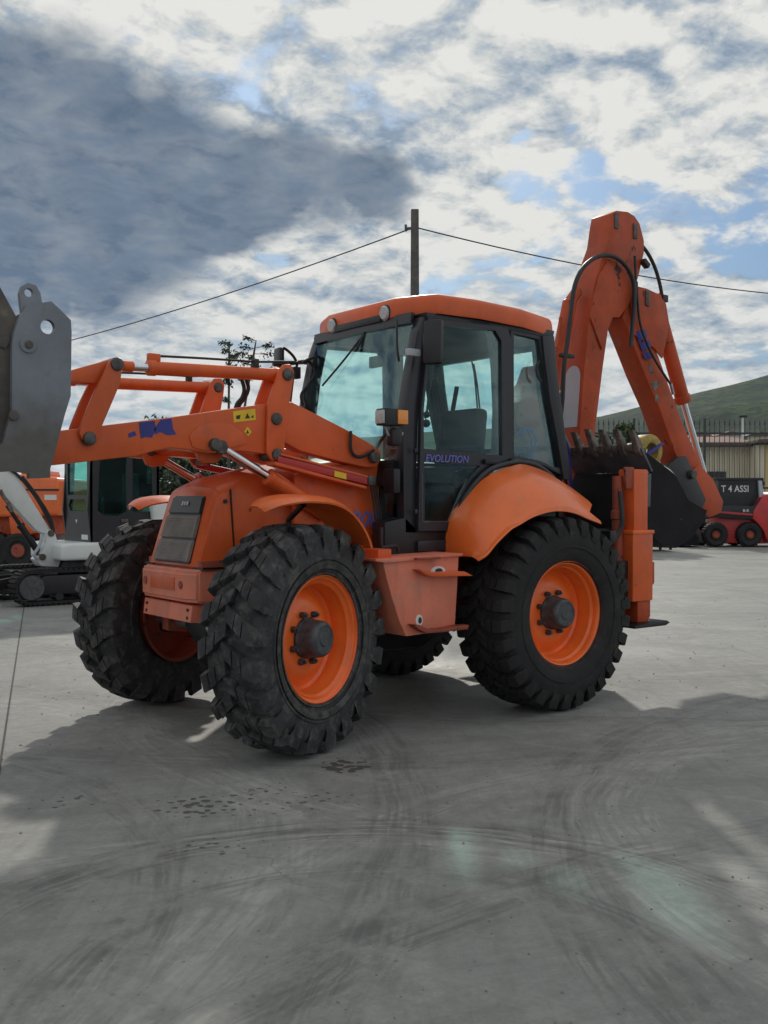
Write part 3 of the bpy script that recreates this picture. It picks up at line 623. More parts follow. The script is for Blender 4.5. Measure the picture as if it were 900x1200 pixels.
# red safety strut with its channel
SB = [(0.095, 1.813), (0.809, 1.686), (0.809, 1.634), (0.095, 1.764)]
RB = obj('safety_strut', prism(SB, 'y', -.60, -.55, .006), 'red', BH)
obj('strut_channel', prism([(0.063, 1.774), (0.788, 1.622), (0.788, 1.604), (0.063, 1.752)], 'y', -.615, -.50, .003), 'orange', BH)
obj('strut_channel', prism([(0.115, 1.83), (0.809, 1.695), (0.809, 1.68), (0.114, 1.816)], 'y', -.605, -.50, .003), 'orange', BH)
obj('warning_label', prism([(0.53, 1.725), (0.627, 1.707), (0.627, 1.666), (0.53, 1.685)], 'y', -.605, -.600), 'yellow', RB)
obj('safety_strut', mirror(prism(SB, 'y', -.60, -.55, .006)), 'red', BH)
for k in range(3): hoseN('hydraulic_hose', [Vector(p) + Vector((k * .022, 0, 0)) for p in [(0.861, -0.56, 1.646), (0.89, -0.56, 1.505), (0.912, -0.56, 1.356), (0.927, -0.56, 1.207)]], .008)
obj('hose_manifold', box([(0.861, -0.56, 1.664)][0], (.07, .05, .07), .01), 'pin', BH)
hoseN('hydraulic_hose', [(0.695, -0.56, 1.999), (0.695, -0.56, 1.883), (0.73, -0.56, 1.832), (0.795, -0.56, 1.828), (0.89, -0.56, 1.877)], .011)
# decals on the arm
LY = -.5415
t = bmesh.new()
for q in ([(-0.899, 1.919), (-0.857, 1.936), (-0.846, 1.911), (-0.894, 1.894)], [(-0.83, 1.988), (-0.732, 2.003), (-0.721, 1.952), (-0.749, 1.9), (-0.787, 1.904), (-0.819, 1.892)], [(-0.732, 1.952), (-0.693, 2.01), (-0.621, 2.023), (-0.61, 1.957), (-0.588, 1.927), (-0.649, 1.919), (-0.694, 1.938), (-0.727, 1.921)]):
    t = prism(q, 'y', -.5425, -.5402, bm=t)
obj('logo', t, 'blue', AR, label='blue torn maker mark on the near loader arm')
YL = obj('warning_label', prism([(-0.201, 2.087), (-0.041, 2.112), (-0.035, 2.041), (-0.195, 2.017)], 'y', -.5425, -.5402), 'yellow', AR)
t = bmesh.new()
t = prism([(-0.098, 2.081), (-0.079, 2.05), (-0.116, 2.045)], 'y', -.5435, -.5426, bm=t); t = prism([(-0.178, 2.061), (-0.147, 2.068), (-0.153, 2.041), (-0.178, 2.04)], 'y', -.5435, -.5426, bm=t); t = prism([(-0.073, 2.056), (-0.054, 2.073), (-0.054, 2.051)], 'y', -.5435, -.5426, bm=t)
obj('pictogram', t, 'ink', YL)
YL = obj('warning_label', prism([(-0.097, 1.995), (-0.066, 1.963), (-0.091, 1.935), (-0.122, 1.961)], 'y', -.5425, -.5402), 'yellow', AR)
obj('pictogram', prism([(-0.098, 1.978), (-0.086, 1.952), (-0.107, 1.951)], 'y', -.5435, -.5426), 'ink', YL)
# ------ front bucket
def circ(c, r, n=18): return [(c[0] + r * math.cos(-6.28318 * k / n), c[1] + r * math.sin(-6.28318 * k / n)) for k in range(n)]
SHL = [(-1.459, 2.312), (-1.465, 2.056), (-1.491, 1.974), (-1.518, 1.876), (-1.557, 1.737), (-1.575, 1.685), (-1.694, 1.682), (-1.899, 1.678), (-2.093, 1.646), (-2.093, 1.663), (-1.898, 1.695), (-1.702, 1.699), (-1.592, 1.701), (-1.575, 1.74), (-1.54, 1.875), (-1.509, 1.975), (-1.482, 2.059), (-1.477, 2.31)]
BK = obj('front_bucket', prism(SHL, 'y', -1.112, 1.112, .004), 'bucket', BH)
HC = [(-1.581, 2.395)][0]; LG = [(-1.67, 2.557)][0]
PLT = [(-1.756, 2.301), (-1.746, 2.353), (-1.725, 2.418), (-1.704, 2.458), (-1.687, 2.491), (-1.563, 2.525), (-1.516, 2.487), (-1.463, 2.441), (-1.459, 2.381), (-1.465, 2.056), (-1.491, 1.974), (-1.518, 1.876), (-1.555, 1.737), (-1.571, 1.685), (-1.571, 1.638), (-1.677, 1.632), (-1.677, 1.657), (-1.777, 1.672), (-1.899, 1.662), (-2.055, 1.631), (-2.055, 1.793), (-1.805, 1.801), (-1.759, 1.97)]
for sg in (-1, 1):
    t = prism(PLT, 'y', sg * 1.15, sg * 1.113, holes=[circ(HC, .037)])
    obj('side_plate', t, 'bucket', BK)
    t = prism([(-1.704, 2.428), (-1.718, 2.549), (-1.707, 2.585), (-1.674, 2.607), (-1.632, 2.6), (-1.611, 2.562), (-1.598, 2.491), (-1.607, 2.439)], 'y', sg * 1.135, sg * 1.105, .004, holes=[circ(LG, .021)])
    obj('lifting_lug', t, 'bucket', BK)
    t = lathe_y([(.042, 0), (.046, -.012), (.058, -.012), (.062, 0)], 28); t.transform(Matrix.Translation((HC[0], sg * 1.15, HC[1])))
    for nm, q, r in (('pivot_boss', [(-1.679, 2.296)][0], .042), ('bolt', [(-1.755, 1.941)][0], .025), ('bolt', [(-1.679, 2.296)][0], .020)):
        d_ = .022 if r < .03 else .010
        if nm == 'bolt' and r < .021: d_ = .020
        obj(nm, cyl((q[0], sg * 1.15, q[1]), (q[0], sg * (1.15 + d_), q[1]), r, n=18, bev=.003), 'bucket' if r > .03 else 'bucket_brown', BK)
    t.free()
CLM = [(-1.855, 2.668), (-1.725, 2.439), (-1.704, 2.454), (-1.733, 2.308), (-1.743, 2.013), (-1.785, 1.789), (-1.898, 1.736), (-2.055, 1.679), (-2.205, 1.946), (-2.202, 2.541), (-2.051, 2.681)]
CS = obj('clam_shell', prism(CLM, 'y', -1.112, -1.08, .006), 'bucket_brown', BK)
obj('clam_shell', prism(CLM, 'y', 1.112, 1.08, .006), 'bucket_brown', BK)
CW = [(-1.855, 2.668), (-1.725, 2.439), (-1.737, 2.425), (-1.871, 2.649), (-2.051, 2.657), (-2.195, 2.526), (-2.197, 1.947), (-2.055, 1.7), (-1.898, 1.757), (-1.906, 1.732), (-2.055, 1.675), (-2.216, 1.93), (-2.213, 2.547), (-2.051, 2.681)]
obj('clam_wall', prism(CW, 'y', -1.078, 1.078, .0), 'bucket_brown', BK)
obj('grime_patch', prism([(-1.815, 2.321), (-1.766, 2.338), (-1.758, 2.305), (-1.783, 2.27), (-1.816, 2.283)], 'y', -1.125, -1.11, .002), 'bucket_brown', BK)
# ------ front mudguards
def guard(pts, y0, y1, crown, th, m=9):
    P_ = smoothpath([(p[0], 0, p[1]) for p in pts], 4); rows = []
    for i, p in enumerate(P_):
        a = P_[max(0, i - 1)]; b = P_[min(len(P_) - 1, i + 1)]; d = (b - a).normalized(); nrm = Vector((-d.z, 0, d.x))
        if nrm.z < 0 and abs(nrm.z) > .3: nrm = -nrm
        tt = i / (len(P_) - 1); wf = min(1, .45 + 3.2 * tt) if tt < .2 else 1
        r = []
        for k in range(m):
            s = k / (m - 1); y = y0 + (y1 - y0) * (.5 + (s - .5) * wf)
            h = crown * (1 - abs(2 * s - 1) ** 3.0)
            r.append(p + nrm * h + Vector((0, y, 0)))
        rows.append(r)
    return grid(rows, thick=th)
GD = [(-0.243, 1.455), (-0.173, 1.497), (-0.066, 1.517), (0.055, 1.519), (0.185, 1.506), (0.294, 1.464), (0.384, 1.384), (0.444, 1.293), (0.47, 1.228)]
FRG = both('front_mudguard', lambda: guard(GD, -1.12, -.70, .045, .012), 'orange_clean', BH, smooth=60)
both('mudguard_bracket', lambda: tube([(.16, -.60, 1.10), (.16, -.62, 1.40), (.16, -.80, 1.50)], .02, smooth=False), 'black', BH)
# ------ rear mudguards: wall, crease and flared arch
def rear_guard():
    a = [(1.41, 1.119), (1.402, 1.203), (1.425, 1.372), (1.489, 1.48), (1.612, 1.608), (1.736, 1.696), (1.872, 1.748), (2.002, 1.785), (2.099, 1.796), (2.234, 1.774), (2.362, 1.737), (2.494, 1.68), (2.628, 1.609), (2.765, 1.529)]
    b = [(1.337, 1.124), (1.399, 1.163), (1.47, 1.231), (1.542, 1.293), (1.615, 1.345), (1.688, 1.398), (1.763, 1.445), (1.839, 1.48), (1.932, 1.507), (2.028, 1.522), (2.133, 1.522), (2.232, 1.51), (2.332, 1.485), (2.462, 1.44)]
    c = [(1.315, 1.126), (1.389, 1.161), (1.468, 1.229), (1.548, 1.288), (1.62, 1.337), (1.702, 1.38), (1.777, 1.424), (1.861, 1.456), (1.964, 1.48), (2.06, 1.489), (2.157, 1.489), (2.256, 1.476), (2.365, 1.441), (2.534, 1.383)]
    d = [(1.303, 1.127), (1.389, 1.159), (1.468, 1.226), (1.547, 1.283), (1.62, 1.328), (1.71, 1.362), (1.802, 1.4), (1.895, 1.426), (1.998, 1.444), (2.094, 1.449), (2.192, 1.442), (2.292, 1.423), (2.393, 1.391), (2.543, 1.351)]
    rows = []
    inner = [(x, -.72, z - .012) for x, z in a]
    for q in (inner, [(x, -.80, z) for x, z in a], [(x, -.93, z) for (x, z) in [(p[0] * .72 + q_[0] * .28, p[1] * .72 + q_[1] * .28 + .018) for p, q_ in zip(a, b)]],
              [(x, -1.045, z) for (x, z) in [(p[0] * .4 + q_[0] * .6, p[1] * .4 + q_[1] * .6 + .02) for p, q_ in zip(a, b)]],
              [(x, -1.13, z) for x, z in b], [(x, -1.145, z) for (x, z) in [(p[0] * .45 + q_[0] * .55, p[1] * .45 + q_[1] * .55) for p, q_ in zip(b, c)]],
              [(x, -1.158, z) for x, z in c], [(x, -1.168, z) for (x, z) in [(p[0] * .6 + q_[0] * .4, p[1] * .6 + q_[1] * .4 + .004) for p, q_ in zip(c, d)]], [(x, -1.175, z) for x, z in d]):
        rows.append(smoothpath(q, 4))
    return grid(rows, thick=.012)
both('rear_mudguard', rear_guard, 'orange_clean', BH, smooth=28)
# ------ tank and step on the near side
def step_box():
    F = [(0.639, 1.131), (1.29, 1.155), (1.275, 0.922), (1.252, 0.644), (0.829, 0.631), (0.772, 0.736), (0.716, 0.879), (0.667, 1.02)]
    return prism(F, 'y', -1.0, -.50, .010)
TB = both('side_tank', step_box, 'orange_faded', BH)[0]
both('tank_top_plate', lambda: prism([(0.565, 1.136), (0.655, 1.122), (1.308, 1.148), (1.308, 1.165), (0.655, 1.146), (0.565, 1.155)], 'y', -1.02, -.42, .003), 'orange_faded', BH)
both('filler_block', lambda: prism([(0.659, 1.204), (0.771, 1.207), (0.771, 1.133), (0.659, 1.131)], 'y', -.92, -.74, .01), 'orange', BH)
for i_, (q, lab) in enumerate((([(0.879, 1.072), (0.923, 1.042), (0.988, 1.022), (1.352, 1.012), (1.275, 1.045), (1.003, 1.05), (0.93, 1.07)], 'upper step bracket'), ([(0.836, 0.715), (0.872, 0.684), (0.945, 0.65), (1.115, 0.648), (1.306, 0.651), (1.314, 0.68), (1.229, 0.68), (1.115, 0.671), (0.974, 0.671), (0.887, 0.711)], 'lower step bracket'))):
    t = prism(q, 'y', -1.075, -1.0, .003)
    obj('step', t, 'orange_dark' if i_ else 'orange', TB, label=lab + ' on the faded side tank')
for q, rr in (([(1.1, 1.052)][0], .052), ([(0.937, 0.73)][0], .040)):
    t = bmesh.new(); ring_ = [(q[0] + rr * math.cos(a * .5236) * (1.25 if rr > .045 else .75), q[1] + rr * .62 * math.sin(a * .5236) * (1 if rr > .045 else 1.6)) for a in range(12)]
    obj('chipped_patch', prism(ring_, 'y', -1.0035, -1.0), 'whitelabel', TB)
    obj('step_hole', prism([(q[0] + (x - q[0]) * .5 + .006, q[1] + (z - q[1]) * .55) for x, z in ring_], 'y', -1.0055, -1.0036), 'ink', TB)
both('step_tread', lambda: box((.98, -1.03, 1.142), (.20, .05, .012), .002), 'orange_dark', BH)
both('battery_hose', lambda: tube([(0.776, -0.8, 1.345), (0.776, -0.8, 1.22), (0.812, -0.8, 1.213), (0.899, -0.8, 1.217), (0.921, -0.8, 1.17)], .014), 'hose', BH)
# ------ cab
CY = .70
APL = [(1.211, 2.814), (1.312, 2.819), (1.273, 2.658), (1.234, 2.499), (1.192, 2.221), (1.172, 2.041), (1.165, 1.862), (1.154, 1.445), (1.165, 1.29), (1.051, 1.292), (1.044, 1.682), (1.04, 2.036), (1.055, 2.166), (1.089, 2.357), (1.126, 2.526), (1.165, 2.696)]
both('front_pillar', lambda: prism(APL, 'y', -.70, -.61, .012), 'cabgrey', BH)
DF = [(1.241, 2.798), (2, 2.815), (2.044, 2.718), (2.054, 1.849), (1.949, 1.815), (1.837, 1.774), (1.693, 1.672), (1.585, 1.553), (1.512, 1.418), (1.472, 1.308), (1.146, 1.314), (1.157, 1.683), (1.172, 2.16), (1.218, 2.497)]
UO = [(1.284, 2.76), (1.878, 2.778), (1.939, 2.708), (1.949, 1.859), (1.601, 1.871), (1.195, 1.887), (1.195, 2.161), (1.233, 2.462)]
LO = [(1.199, 1.797), (1.726, 1.778), (1.635, 1.696), (1.544, 1.572), (1.488, 1.467), (1.439, 1.376), (1.203, 1.373)]
DRS = both('door', lambda: prism(DF, 'y', -.735, -.705, .004, holes=[UO[::-1], LO[::-1]]), 'cabgrey', BH)
for d_, sg in zip(DRS, (-1, 1)):
    for nm, q in (('door_glass', UO), ('lower_door_glass', LO)):
        c_ = (sum(p[0] for p in q) / len(q), sum(p[1] for p in q) / len(q))
        obj(nm, prism([(c_[0] + (p[0] - c_[0]) * 1.015, c_[1] + (p[1] - c_[1]) * 1.015) for p in q], 'y', sg * .715, sg * .720), 'glass', d_, smooth=None)
DR = DRS[0]
t = bmesh.new()
for q in ([(1.176, -0.738, 1.713), (1.176, -0.738, 1.38), (1.411, -0.738, 1.377), (1.463, -0.738, 1.468), (1.52, -0.738, 1.571), (1.593, -0.738, 1.676)],): t = tube(q, .0035, 6, t, smooth=False)
obj('glass_seal', t, 'bucket', DR)
text('lettering', 'EVOLUTION', 'violet', DR, .072, Matrix.Translation((1.405, -.739, [(1.413, 1.819)][0][1])) @ Matrix.Rotation(0.0, 4, 'Y') @ FACE_NEG_Y, shear=.2)
obj('door_handle', box([(1.816, -0.75, 1.81)][0], (.13, .03, .035), .008), 'black', DR)
for p in [(1.116, -0.742, 1.871), (1.116, -0.742, 1.445)]: obj('door_hinge', box(p, (.03, .02, .03), .005), 'greypaint' if p[0] > 1.14 else 'black', DR)
both('middle_pillar', lambda: prism([(1.887, 2.805), (2.08, 2.812), (2.099, 1.851), (2.082, 1.792), (1.932, 1.808), (1.949, 2.202), (1.931, 2.518)], 'y', -.70, -.62, .01), 'cabgrey', BH)
# rear side frame and glass
RF = [(2.053, 2.822), (2.502, 2.808), (2.541, 2.5), (2.619, 2.105), (2.697, 1.705), (2.591, 1.73), (2.391, 1.799), (2.189, 1.821), (2.055, 1.792)]
RO = [(2.084, 2.78), (2.352, 2.761), (2.39, 2.587), (2.456, 2.296), (2.542, 1.969), (2.6, 1.777), (2.504, 1.788), (2.382, 1.828), (2.207, 1.853), (2.09, 1.863)]
RQ = both('rear_side_frame', lambda: prism(RF, 'y', -.715, -.66, .004, holes=[RO[::-1]]), 'cabgrey', BH)
for o_, sg in zip(RQ, (-1, 1)): obj('rear_side_glass', prism(RO, 'y', sg * .690, sg * .695), 'glass', o_, smooth=None)
both('rear_pillar', lambda: prism([(2.371, 2.789), (2.502, 2.802), (2.541, 2.5), (2.619, 2.105), (2.697, 1.691), (2.61, 1.69), (2.532, 2.021), (2.456, 2.296), (2.399, 2.588)], 'y', -.735, -.60, .012), 'cabgrey', BH)
# rear wall between the pillars: sill, header, glass
both('grab_handle', lambda: tube([(2.325, -0.745, 2.59), (2.297, -0.745, 2.543), (2.307, -0.745, 2.472), (2.344, -0.745, 2.435)], .010), 'hose', BH)
RX0, RX1 = 2.40, 2.56
def slab(x0, z0, x1, z1, y0, y1, th): 
    return prism([(x0, z0), (x1, z1), (x1 + th, z1), (x0 + th, z0)], 'y', y0, y1, .0)
obj('rear_header', slab(2.40, 2.84, 2.425, 2.70, -.66, .66, .05), 'cabgrey', BH)
obj('rear_glass', slab(2.43, 2.70, 2.57, 1.95, -.64, .64, .006), 'glass', BH, smooth=None)
obj('rear_lower_glass', slab(2.575, 1.93, 2.61, 1.68, -.64, .64, .006), 'glass', BH, smooth=None)
obj('rear_crossbar', slab(2.56, 1.96, 2.57, 1.92, -.66, .66, .04), 'cabgrey', BH)
obj('rear_wall', slab(2.60, 1.68, 2.66, 1.15, -.66, .66, .04), 'black', BH)
# front: windscreen, sill, lower side windows
def wind(z0, z1, x0, x1, th=.006, yy=.62, bow=.10, n=12):
    rows = []
    for j in range(2):
        z = (z0, z1)[j]; x = (x0, x1)[j]
        rows.append([(x - bow * (1 - ((k / n) * 2 - 1) ** 2), yy * (2 * k / n - 1), z) for k in range(n + 1)])
    return grid(rows, thick=th)
obj('windscreen', wind(1.80, 2.82, 1.065, 1.20, bow=.03), 'glass', BH, smooth=60)
obj('windscreen_sill', wind(1.62, 1.80, 1.03, 1.06, .05, bow=.03), 'black', BH, smooth=60)
t = wind(2.775, 2.85, 1.195, 1.205, .03, bow=.02); obj('windscreen_header', t, 'cabgrey', BH, smooth=60)
obj('cab_front_panel', prism([(1.0, 1.15), (1.0, 1.62), (1.05, 1.62), (1.05, 1.15)], 'y', -.50, .50, .005), 'black', BH)
both('lower_front_glass', lambda: prism([(1.005, 1.32), (1.03, 1.76), (1.036, 1.76), (1.011, 1.32)], 'y', -.615, -.50), 'glass', BH, smooth=None)
both('lower_glass_frame', lambda: prism([(.995, 1.20), (.995, 1.32), (1.04, 1.32), (1.04, 1.20)], 'y', -.62, -.49, .004), 'black', BH)
both('cab_base', lambda: prism([(0.881, 1.376), (1.067, 1.41), (1.174, 1.325), (1.514, 1.319), (1.53, 1.122), (0.881, 1.154)], 'y', -.70, -.55, .012), 'black', BH)
both('cab_base_step', lambda: prism([(1.149, 1.243), (1.471, 1.248), (1.471, 1.168), (1.149, 1.166)], 'y', -.73, -.69, .008), 'cabgrey', BH)
both('mudguard_seal', lambda: tube([(1.444, -0.76, 1.322), (1.484, -0.76, 1.419), (1.557, -0.76, 1.541), (1.664, -0.76, 1.658), (1.807, -0.76, 1.754), (1.997, -0.76, 1.802), (2.157, -0.76, 1.812), (2.321, -0.76, 1.776), (2.461, -0.76, 1.7)], .022, 10), 'cabgrey', BH)
both('inner_wheel_arch', lambda: prism([(1.50, 1.2), (1.60, 1.55), (1.95, 1.75), (2.55, 1.68), (2.6, 1.15)], 'y', -.68, -.64), 'black', BH, smooth=None)
obj('cab_floor', box((1.80, 0, 1.20), (1.55, 1.28, .08), .01), 'black', BH)
# roof
def roofring(k, z, fx=0.0, dz=0.):
    pl = [(1.155, .43), (1.20, .53), (1.25, .66), (1.32, .745), (1.7, .765), (2.15, .755), (2.50, .71), (2.60, .62), (2.63, .3)]
    pl = pl + [(x, -y) for x, y in pl[::-1]]
    out = []
    for x, y in pl:
        x2 = 1.83 + (x - 1.83) * k; y2 = y * k
        s = (x - 1.13) / 1.5
        sag = -.055 * max(0, (s - .45) / .55) ** 1.6
        out.append((x2, y2, z + sag))
    return out
rows = [roofring(.955, 2.848), roofring(.995, 2.842), roofring(1.0, 2.86), roofring(1.0, 2.925), roofring(.992, 2.958), roofring(.972, 2.978), roofring(.93, 2.990), roofring(.75, 3.008), roofring(.5, 3.02), roofring(.2, 3.026)]
t = grid(rows, closed=True); t.verts.ensure_lookup_table(); nn = len(rows[0]); t.faces.new(t.verts[-nn:]); bmesh.ops.recalc_face_normals(t, faces=t.faces)
RO_ = obj('cab_roof', t, 'orange', BH, smooth=42)
obj('roof_vent', cyl((1.98, -.15, 3.0), (1.98, -.15, 3.06), .07, .055, bev=.01), 'orange', RO_)
rows = [roofring(.95, 2.80), roofring(.95, 2.85), roofring(.5, 2.87)]
t = grid([roofring(.945, 2.838), roofring(.945, 2.80), roofring(.86, 2.79), roofring(.5, 2.80), roofring(.1, 2.80)], closed=True)
obj('roof_lining', t, 'liner', BH, smooth=60)
both('roof_side_rail', lambda: prism([(1.226, 2.845), (2.08, 2.863), (2.521, 2.843), (2.502, 2.782), (2.08, 2.799), (1.249, 2.782)], 'y', -.72, -.60, .008), 'cabgrey', BH)
obj('visor_recess', box((1.20, 0, 2.852), (.12, .60, .055), .012), 'black', BH)
for y in (-.345, .335):
    q = obj('work_lamp', cyl((1.185, y, 2.885), (1.145, y, 2.882), .064, .062, n=24, bev=.01), 'black', BH)
    obj('lamp_lens', cyl((1.150, y, 2.882), (1.132, y, 2.880), .055, .048, n=24, bev=.006), 'lampglass', q)
# wipers
obj('wiper', tube([(1.18, -.12, 2.82), (1.12, .12, 2.60), (1.09, .38, 2.42)], .008), 'black', BH)
obj('wiper', tube([(1.18, -.10, 2.82), (1.12, -.02, 2.64)], .011), 'black', BH)
obj('wiper', tube([(1.10, -.55, 2.80), (1.07, -.59, 2.62), (1.08, -.60, 2.50)], .009), 'black', BH)
# mirrors
MR = obj('mirror', box([(1.178, -0.86, 2.612)][0], (.07, .145, .31), .034, rot=(0, .05, .5)), 'black', BH)
obj('mirror_arm', tube([(1.167, -0.8, 2.753), (1.144, -0.8, 2.622), (1.19, -0.8, 2.479)], .010), 'black', BH)
obj('mirror', box([(1.025, 0.92, 2.678)][0], (.05, .15, .19), .025, rot=(0, 0, -.2)), 'black', BH)
obj('mirror_arm', tube([(1.013, 0.9, 2.738), (1.045, 0.9, 2.768), (1.086, 0.9, 2.758), (1.152, 0.9, 2.708), (1.185, 0.9, 2.64), (1.151, 0.9, 2.554), (1.118, 0.9, 2.328)], .012), 'hose', BH)
obj('mirror_arm', tube([Vector(p) for p in [(0.932, 0.86, 2.623), (1.094, 0.86, 2.643), (1.225, 0.86, 2.661), (1.326, 0.86, 2.648)]], .015), 'hose', BH)
obj('arm_clamp', box([(1.164, 0.88, 2.574)][0], (.06, .06, .10), .012), 'hose', BH)
for pts, y in (([(356,425),(364,430),(367,440),(362,452),(356,464),(358,476)], .55),):
    pass
hoseN('hydraulic_hose', [(1.011, 0.6, 2.622), (1.091, 0.6, 2.635), (1.148, 0.6, 2.592), (1.156, 0.6, 2.525), (1.091, 0.6, 2.439), (1.035, 0.6, 2.361), (1.051, 0.6, 2.274)], .012)
hoseN('hydraulic_hose', [(1.107, 0.6, 2.44), (1.067, 0.6, 2.369), (1.075, 0.6, 2.316), (1.123, 0.6, 2.251)], .012)
hoseN('hydraulic_hose', [(1.011, 0.55, 2.61), (1.091, 0.55, 2.65), (1.156, 0.55, 2.669)], .012)
hoseN('hydraulic_hose', [(-0.005, -0.3, 2.328), (0.015, -0.3, 2.268), (0.002, -0.3, 2.21), (-0.037, -0.3, 2.163), (-0.056, -0.3, 2.112)], .013)
hoseN('hydraulic_hose', [(0.028, -0.3, 2.331), (0.047, -0.3, 2.27), (0.021, -0.3, 2.206), (-0.018, -0.3, 2.159), (-0.037, -0.3, 2.101)], .013)
# side lamps near
SLH = obj('indicator_housing', box([(0.848, -0.8, 2.084)][0], (.16, .11, .115), .012), 'black', BH)
obj('lamp_lens', box(Vector([(0.848, -0.8, 2.084)][0]) + Vector((-.084, 0, 0)), (.012, .095, .09), .004), 'lampglass', SLH)
obj('amber_lens', box(Vector([(0.913, -0.8, 2.085)][0]) + Vector((0.0, -.056, 0)), (.085, .016, .095), .006), 'amber', SLH)
obj('lamp_bracket', box(Vector([(0.915, -0.76, 1.957)][0]), (.09, .08, .12), .02), 'black', BH)
obj('lamp_bracket', tube([(0.842, -0.76, 2.023), (0.871, -0.76, 1.967), (0.915, -0.76, 1.992), (0.959, -0.76, 1.959), (0.989, -0.76, 1.989)], .008), 'greypaint', BH)
obj('number_lamp', box([(1.078, -0.76, 2.544)][0], (.11, .04, .05), .01), 'greypaint', BH)
both('lower_pillar_cover', lambda: box((.985, -.64, 1.66), (.06, .13, .17), .015), 'black', BH)
# interior
SE = obj('driver_seat', box((1.90, .02, 1.72), (.50, .50, .14), .05), 'seat', BH)
t = box((2.20, .02, 2.02), (.13, .50, .50), .055, rot=(0, .12, 0)); obj('backrest', t, 'seat', SE)
for y in (-.27, .31): obj('armrest', box((1.98, y, 1.93), (.34, .07, .05), .02), 'seat', SE)
obj('seat_base', box((1.92, .02, 1.45), (.40, .40, .42), .03), 'black', BH)
obj('dashboard', box((1.28, 0, 1.66), (.22, .50, .34), .06), 'black', BH)
t = tube([(1.40, 0, 1.35), (1.33, 0, 1.60), (1.46, 0, 1.88)], .035); obj('steering_column', t, 'black', BH)
t = lathe_y([(.20 + .014 * math.cos(k), .014 * math.sin(k)) for k in [i * .785 for i in range(8)]], 36, close=True)
t = cyl((-.20, 0, 0), (.20, 0, 0), .012, bm=t); t = cyl((0, 0, 0), (0, 0, .20), .012, bm=t); t.transform(Matrix.Translation((1.47, 0, 1.92)) @ Matrix.Rotation(R(-65), 4, 'Y') @ Matrix.Rotation(R(90), 4, 'X') ); obj('steering_wheel', t, 'black', BH)
both('inner_side_panel', lambda: prism([(1.12, 1.22), (1.12, 1.58), (1.5, 1.62), (1.62, 1.80), (1.9, 1.82), (1.9, 1.22)], 'y', -.62, -.58, .01) if False else prism([(1.60, 1.22), (1.62, 1.74), (1.9, 1.80), (1.9, 1.22)], 'y', -.60, -.56, .01), 'black', BH)  # added black panels, darken the view into the lower cab
obj('far_glass_blocker', prism([(1.12, 1.22), (1.12, 1.80), (1.62, 1.83), (1.62, 1.22)], 'y', .60, .63, .01), 'black', BH)  # added black panel over the far lower glass, darkens the view through the cab
obj('rear_console', box((2.42, .05, 1.50), (.22, .5, .5), .04), 'black', BH)
obj('side_console', box((1.95, .50, 1.60), (1.0, .2, .5), .04), 'black', BH)
for pts in ([(1.782, -0.25, 1.956), (1.756, -0.25, 2.224), (1.722, -0.25, 2.405), (1.696, -0.25, 2.475)], [(2.646, 0.3, 2.275), (2.606, 0.3, 2.603), (2.566, 0.3, 2.746)], [(2.676, 0.3, 2.261), (2.636, 0.3, 2.531), (2.596, 0.3, 2.705)]):
    obj('control_lever', tube(pts, .008, 6), 'black', BH)
obj('lever_knob', box([(1.696, -0.25, 2.475)][0], (.05, .03, .03), .008), 'black', BH)
t = tube([(1.403, -0.6, 2.53), (1.356, -0.6, 2.3), (1.332, -0.6, 2.146), (1.316, -0.6, 2.114)], .009, 6); obj('hand_rail', t, 'black', BH)
for p, r in (([(1.332, -0.6, 2.14)][0], .025), ([(1.328, -0.6, 2.078)][0], .030)):
    t = bmesh.new(); bmesh.ops.create_uvsphere(t, u_segments=14, v_segments=10, radius=r); t.transform(Matrix.Translation(p)); obj('lever_knob', t, 'black', BH)
obj('inner_mirror', box([(1.329, 0, 2.583)][0], (.03, .16, .09), .012), 'black', BH)
t = tube([(2.45, .35, 2.5), (2.40, .38, 2.1), (2.50, .42, 1.8)], .02); obj('inner_trim', t, 'liner', BH)
# ------ rear frame, stabilisers
obj('rear_frame', prism([(2.75, .60), (2.75, 1.15), (3.0, 1.3), (3.12, 1.3), (3.12, .55)], 'y', -.84, .84, .01), 'black', BH)
obj('slide_rail', box((3.15, 0, 1.22), (.08, 1.75, .10), .01), 'orange_dark', BH)
obj('slide_rail', box((3.15, 0, .66), (.08, 1.75, .10), .01), 'orange_dark', BH)
def stab():
    return prism([(3.13, .98), (3.13, 1.775), (3.30, 1.775), (3.30, .98)], 'y', -1.0, -.84, .012)
both('stabiliser_leg', stab, 'orange', BH)
both('stabiliser_sleeve', lambda: prism([(3.085, .545 + .18), (3.085, 1.285), (3.335, 1.285), (3.335, .545 + .18)], 'y', -1.025, -.80, .014), 'orange', BH)
both('sleeve_rim', lambda: prism([(3.078, 1.262), (3.078, 1.29), (3.342, 1.29), (3.342, 1.262)], 'y', -1.033, -.795, .004), 'orange_clean', BH)
both('sleeve_bracket', lambda: prism([(3.33, .82), (3.33, 1.03), (3.385, 1.03), (3.385, .86)], 'y', -1.0, -.85, .006), 'orange_worn', BH)
both('stabiliser_foot_tube', lambda: prism([(3.17, .555), (3.17, .74), (3.33, .74), (3.33, .60), (3.30, .555)], 'y', -1.005, -.84, .01), 'orange_worn', BH)
both('foot_plate', lambda: prism([(3.02, .525), (3.02, .545), (3.42, .565), (3.46, .545), (3.40, .525)], 'y', -1.10, -.74, .006), 'black', BH)
both('stabiliser_cylinder', lambda: cyl((3.05, -.90, .85), (3.05, -.90, 1.72), .045, n=20, rings=[(0, .045), (.6, .045), (.61, .055), (.68, .055), (.69, .042), (1, .042)]), 'orange_dark', BH)
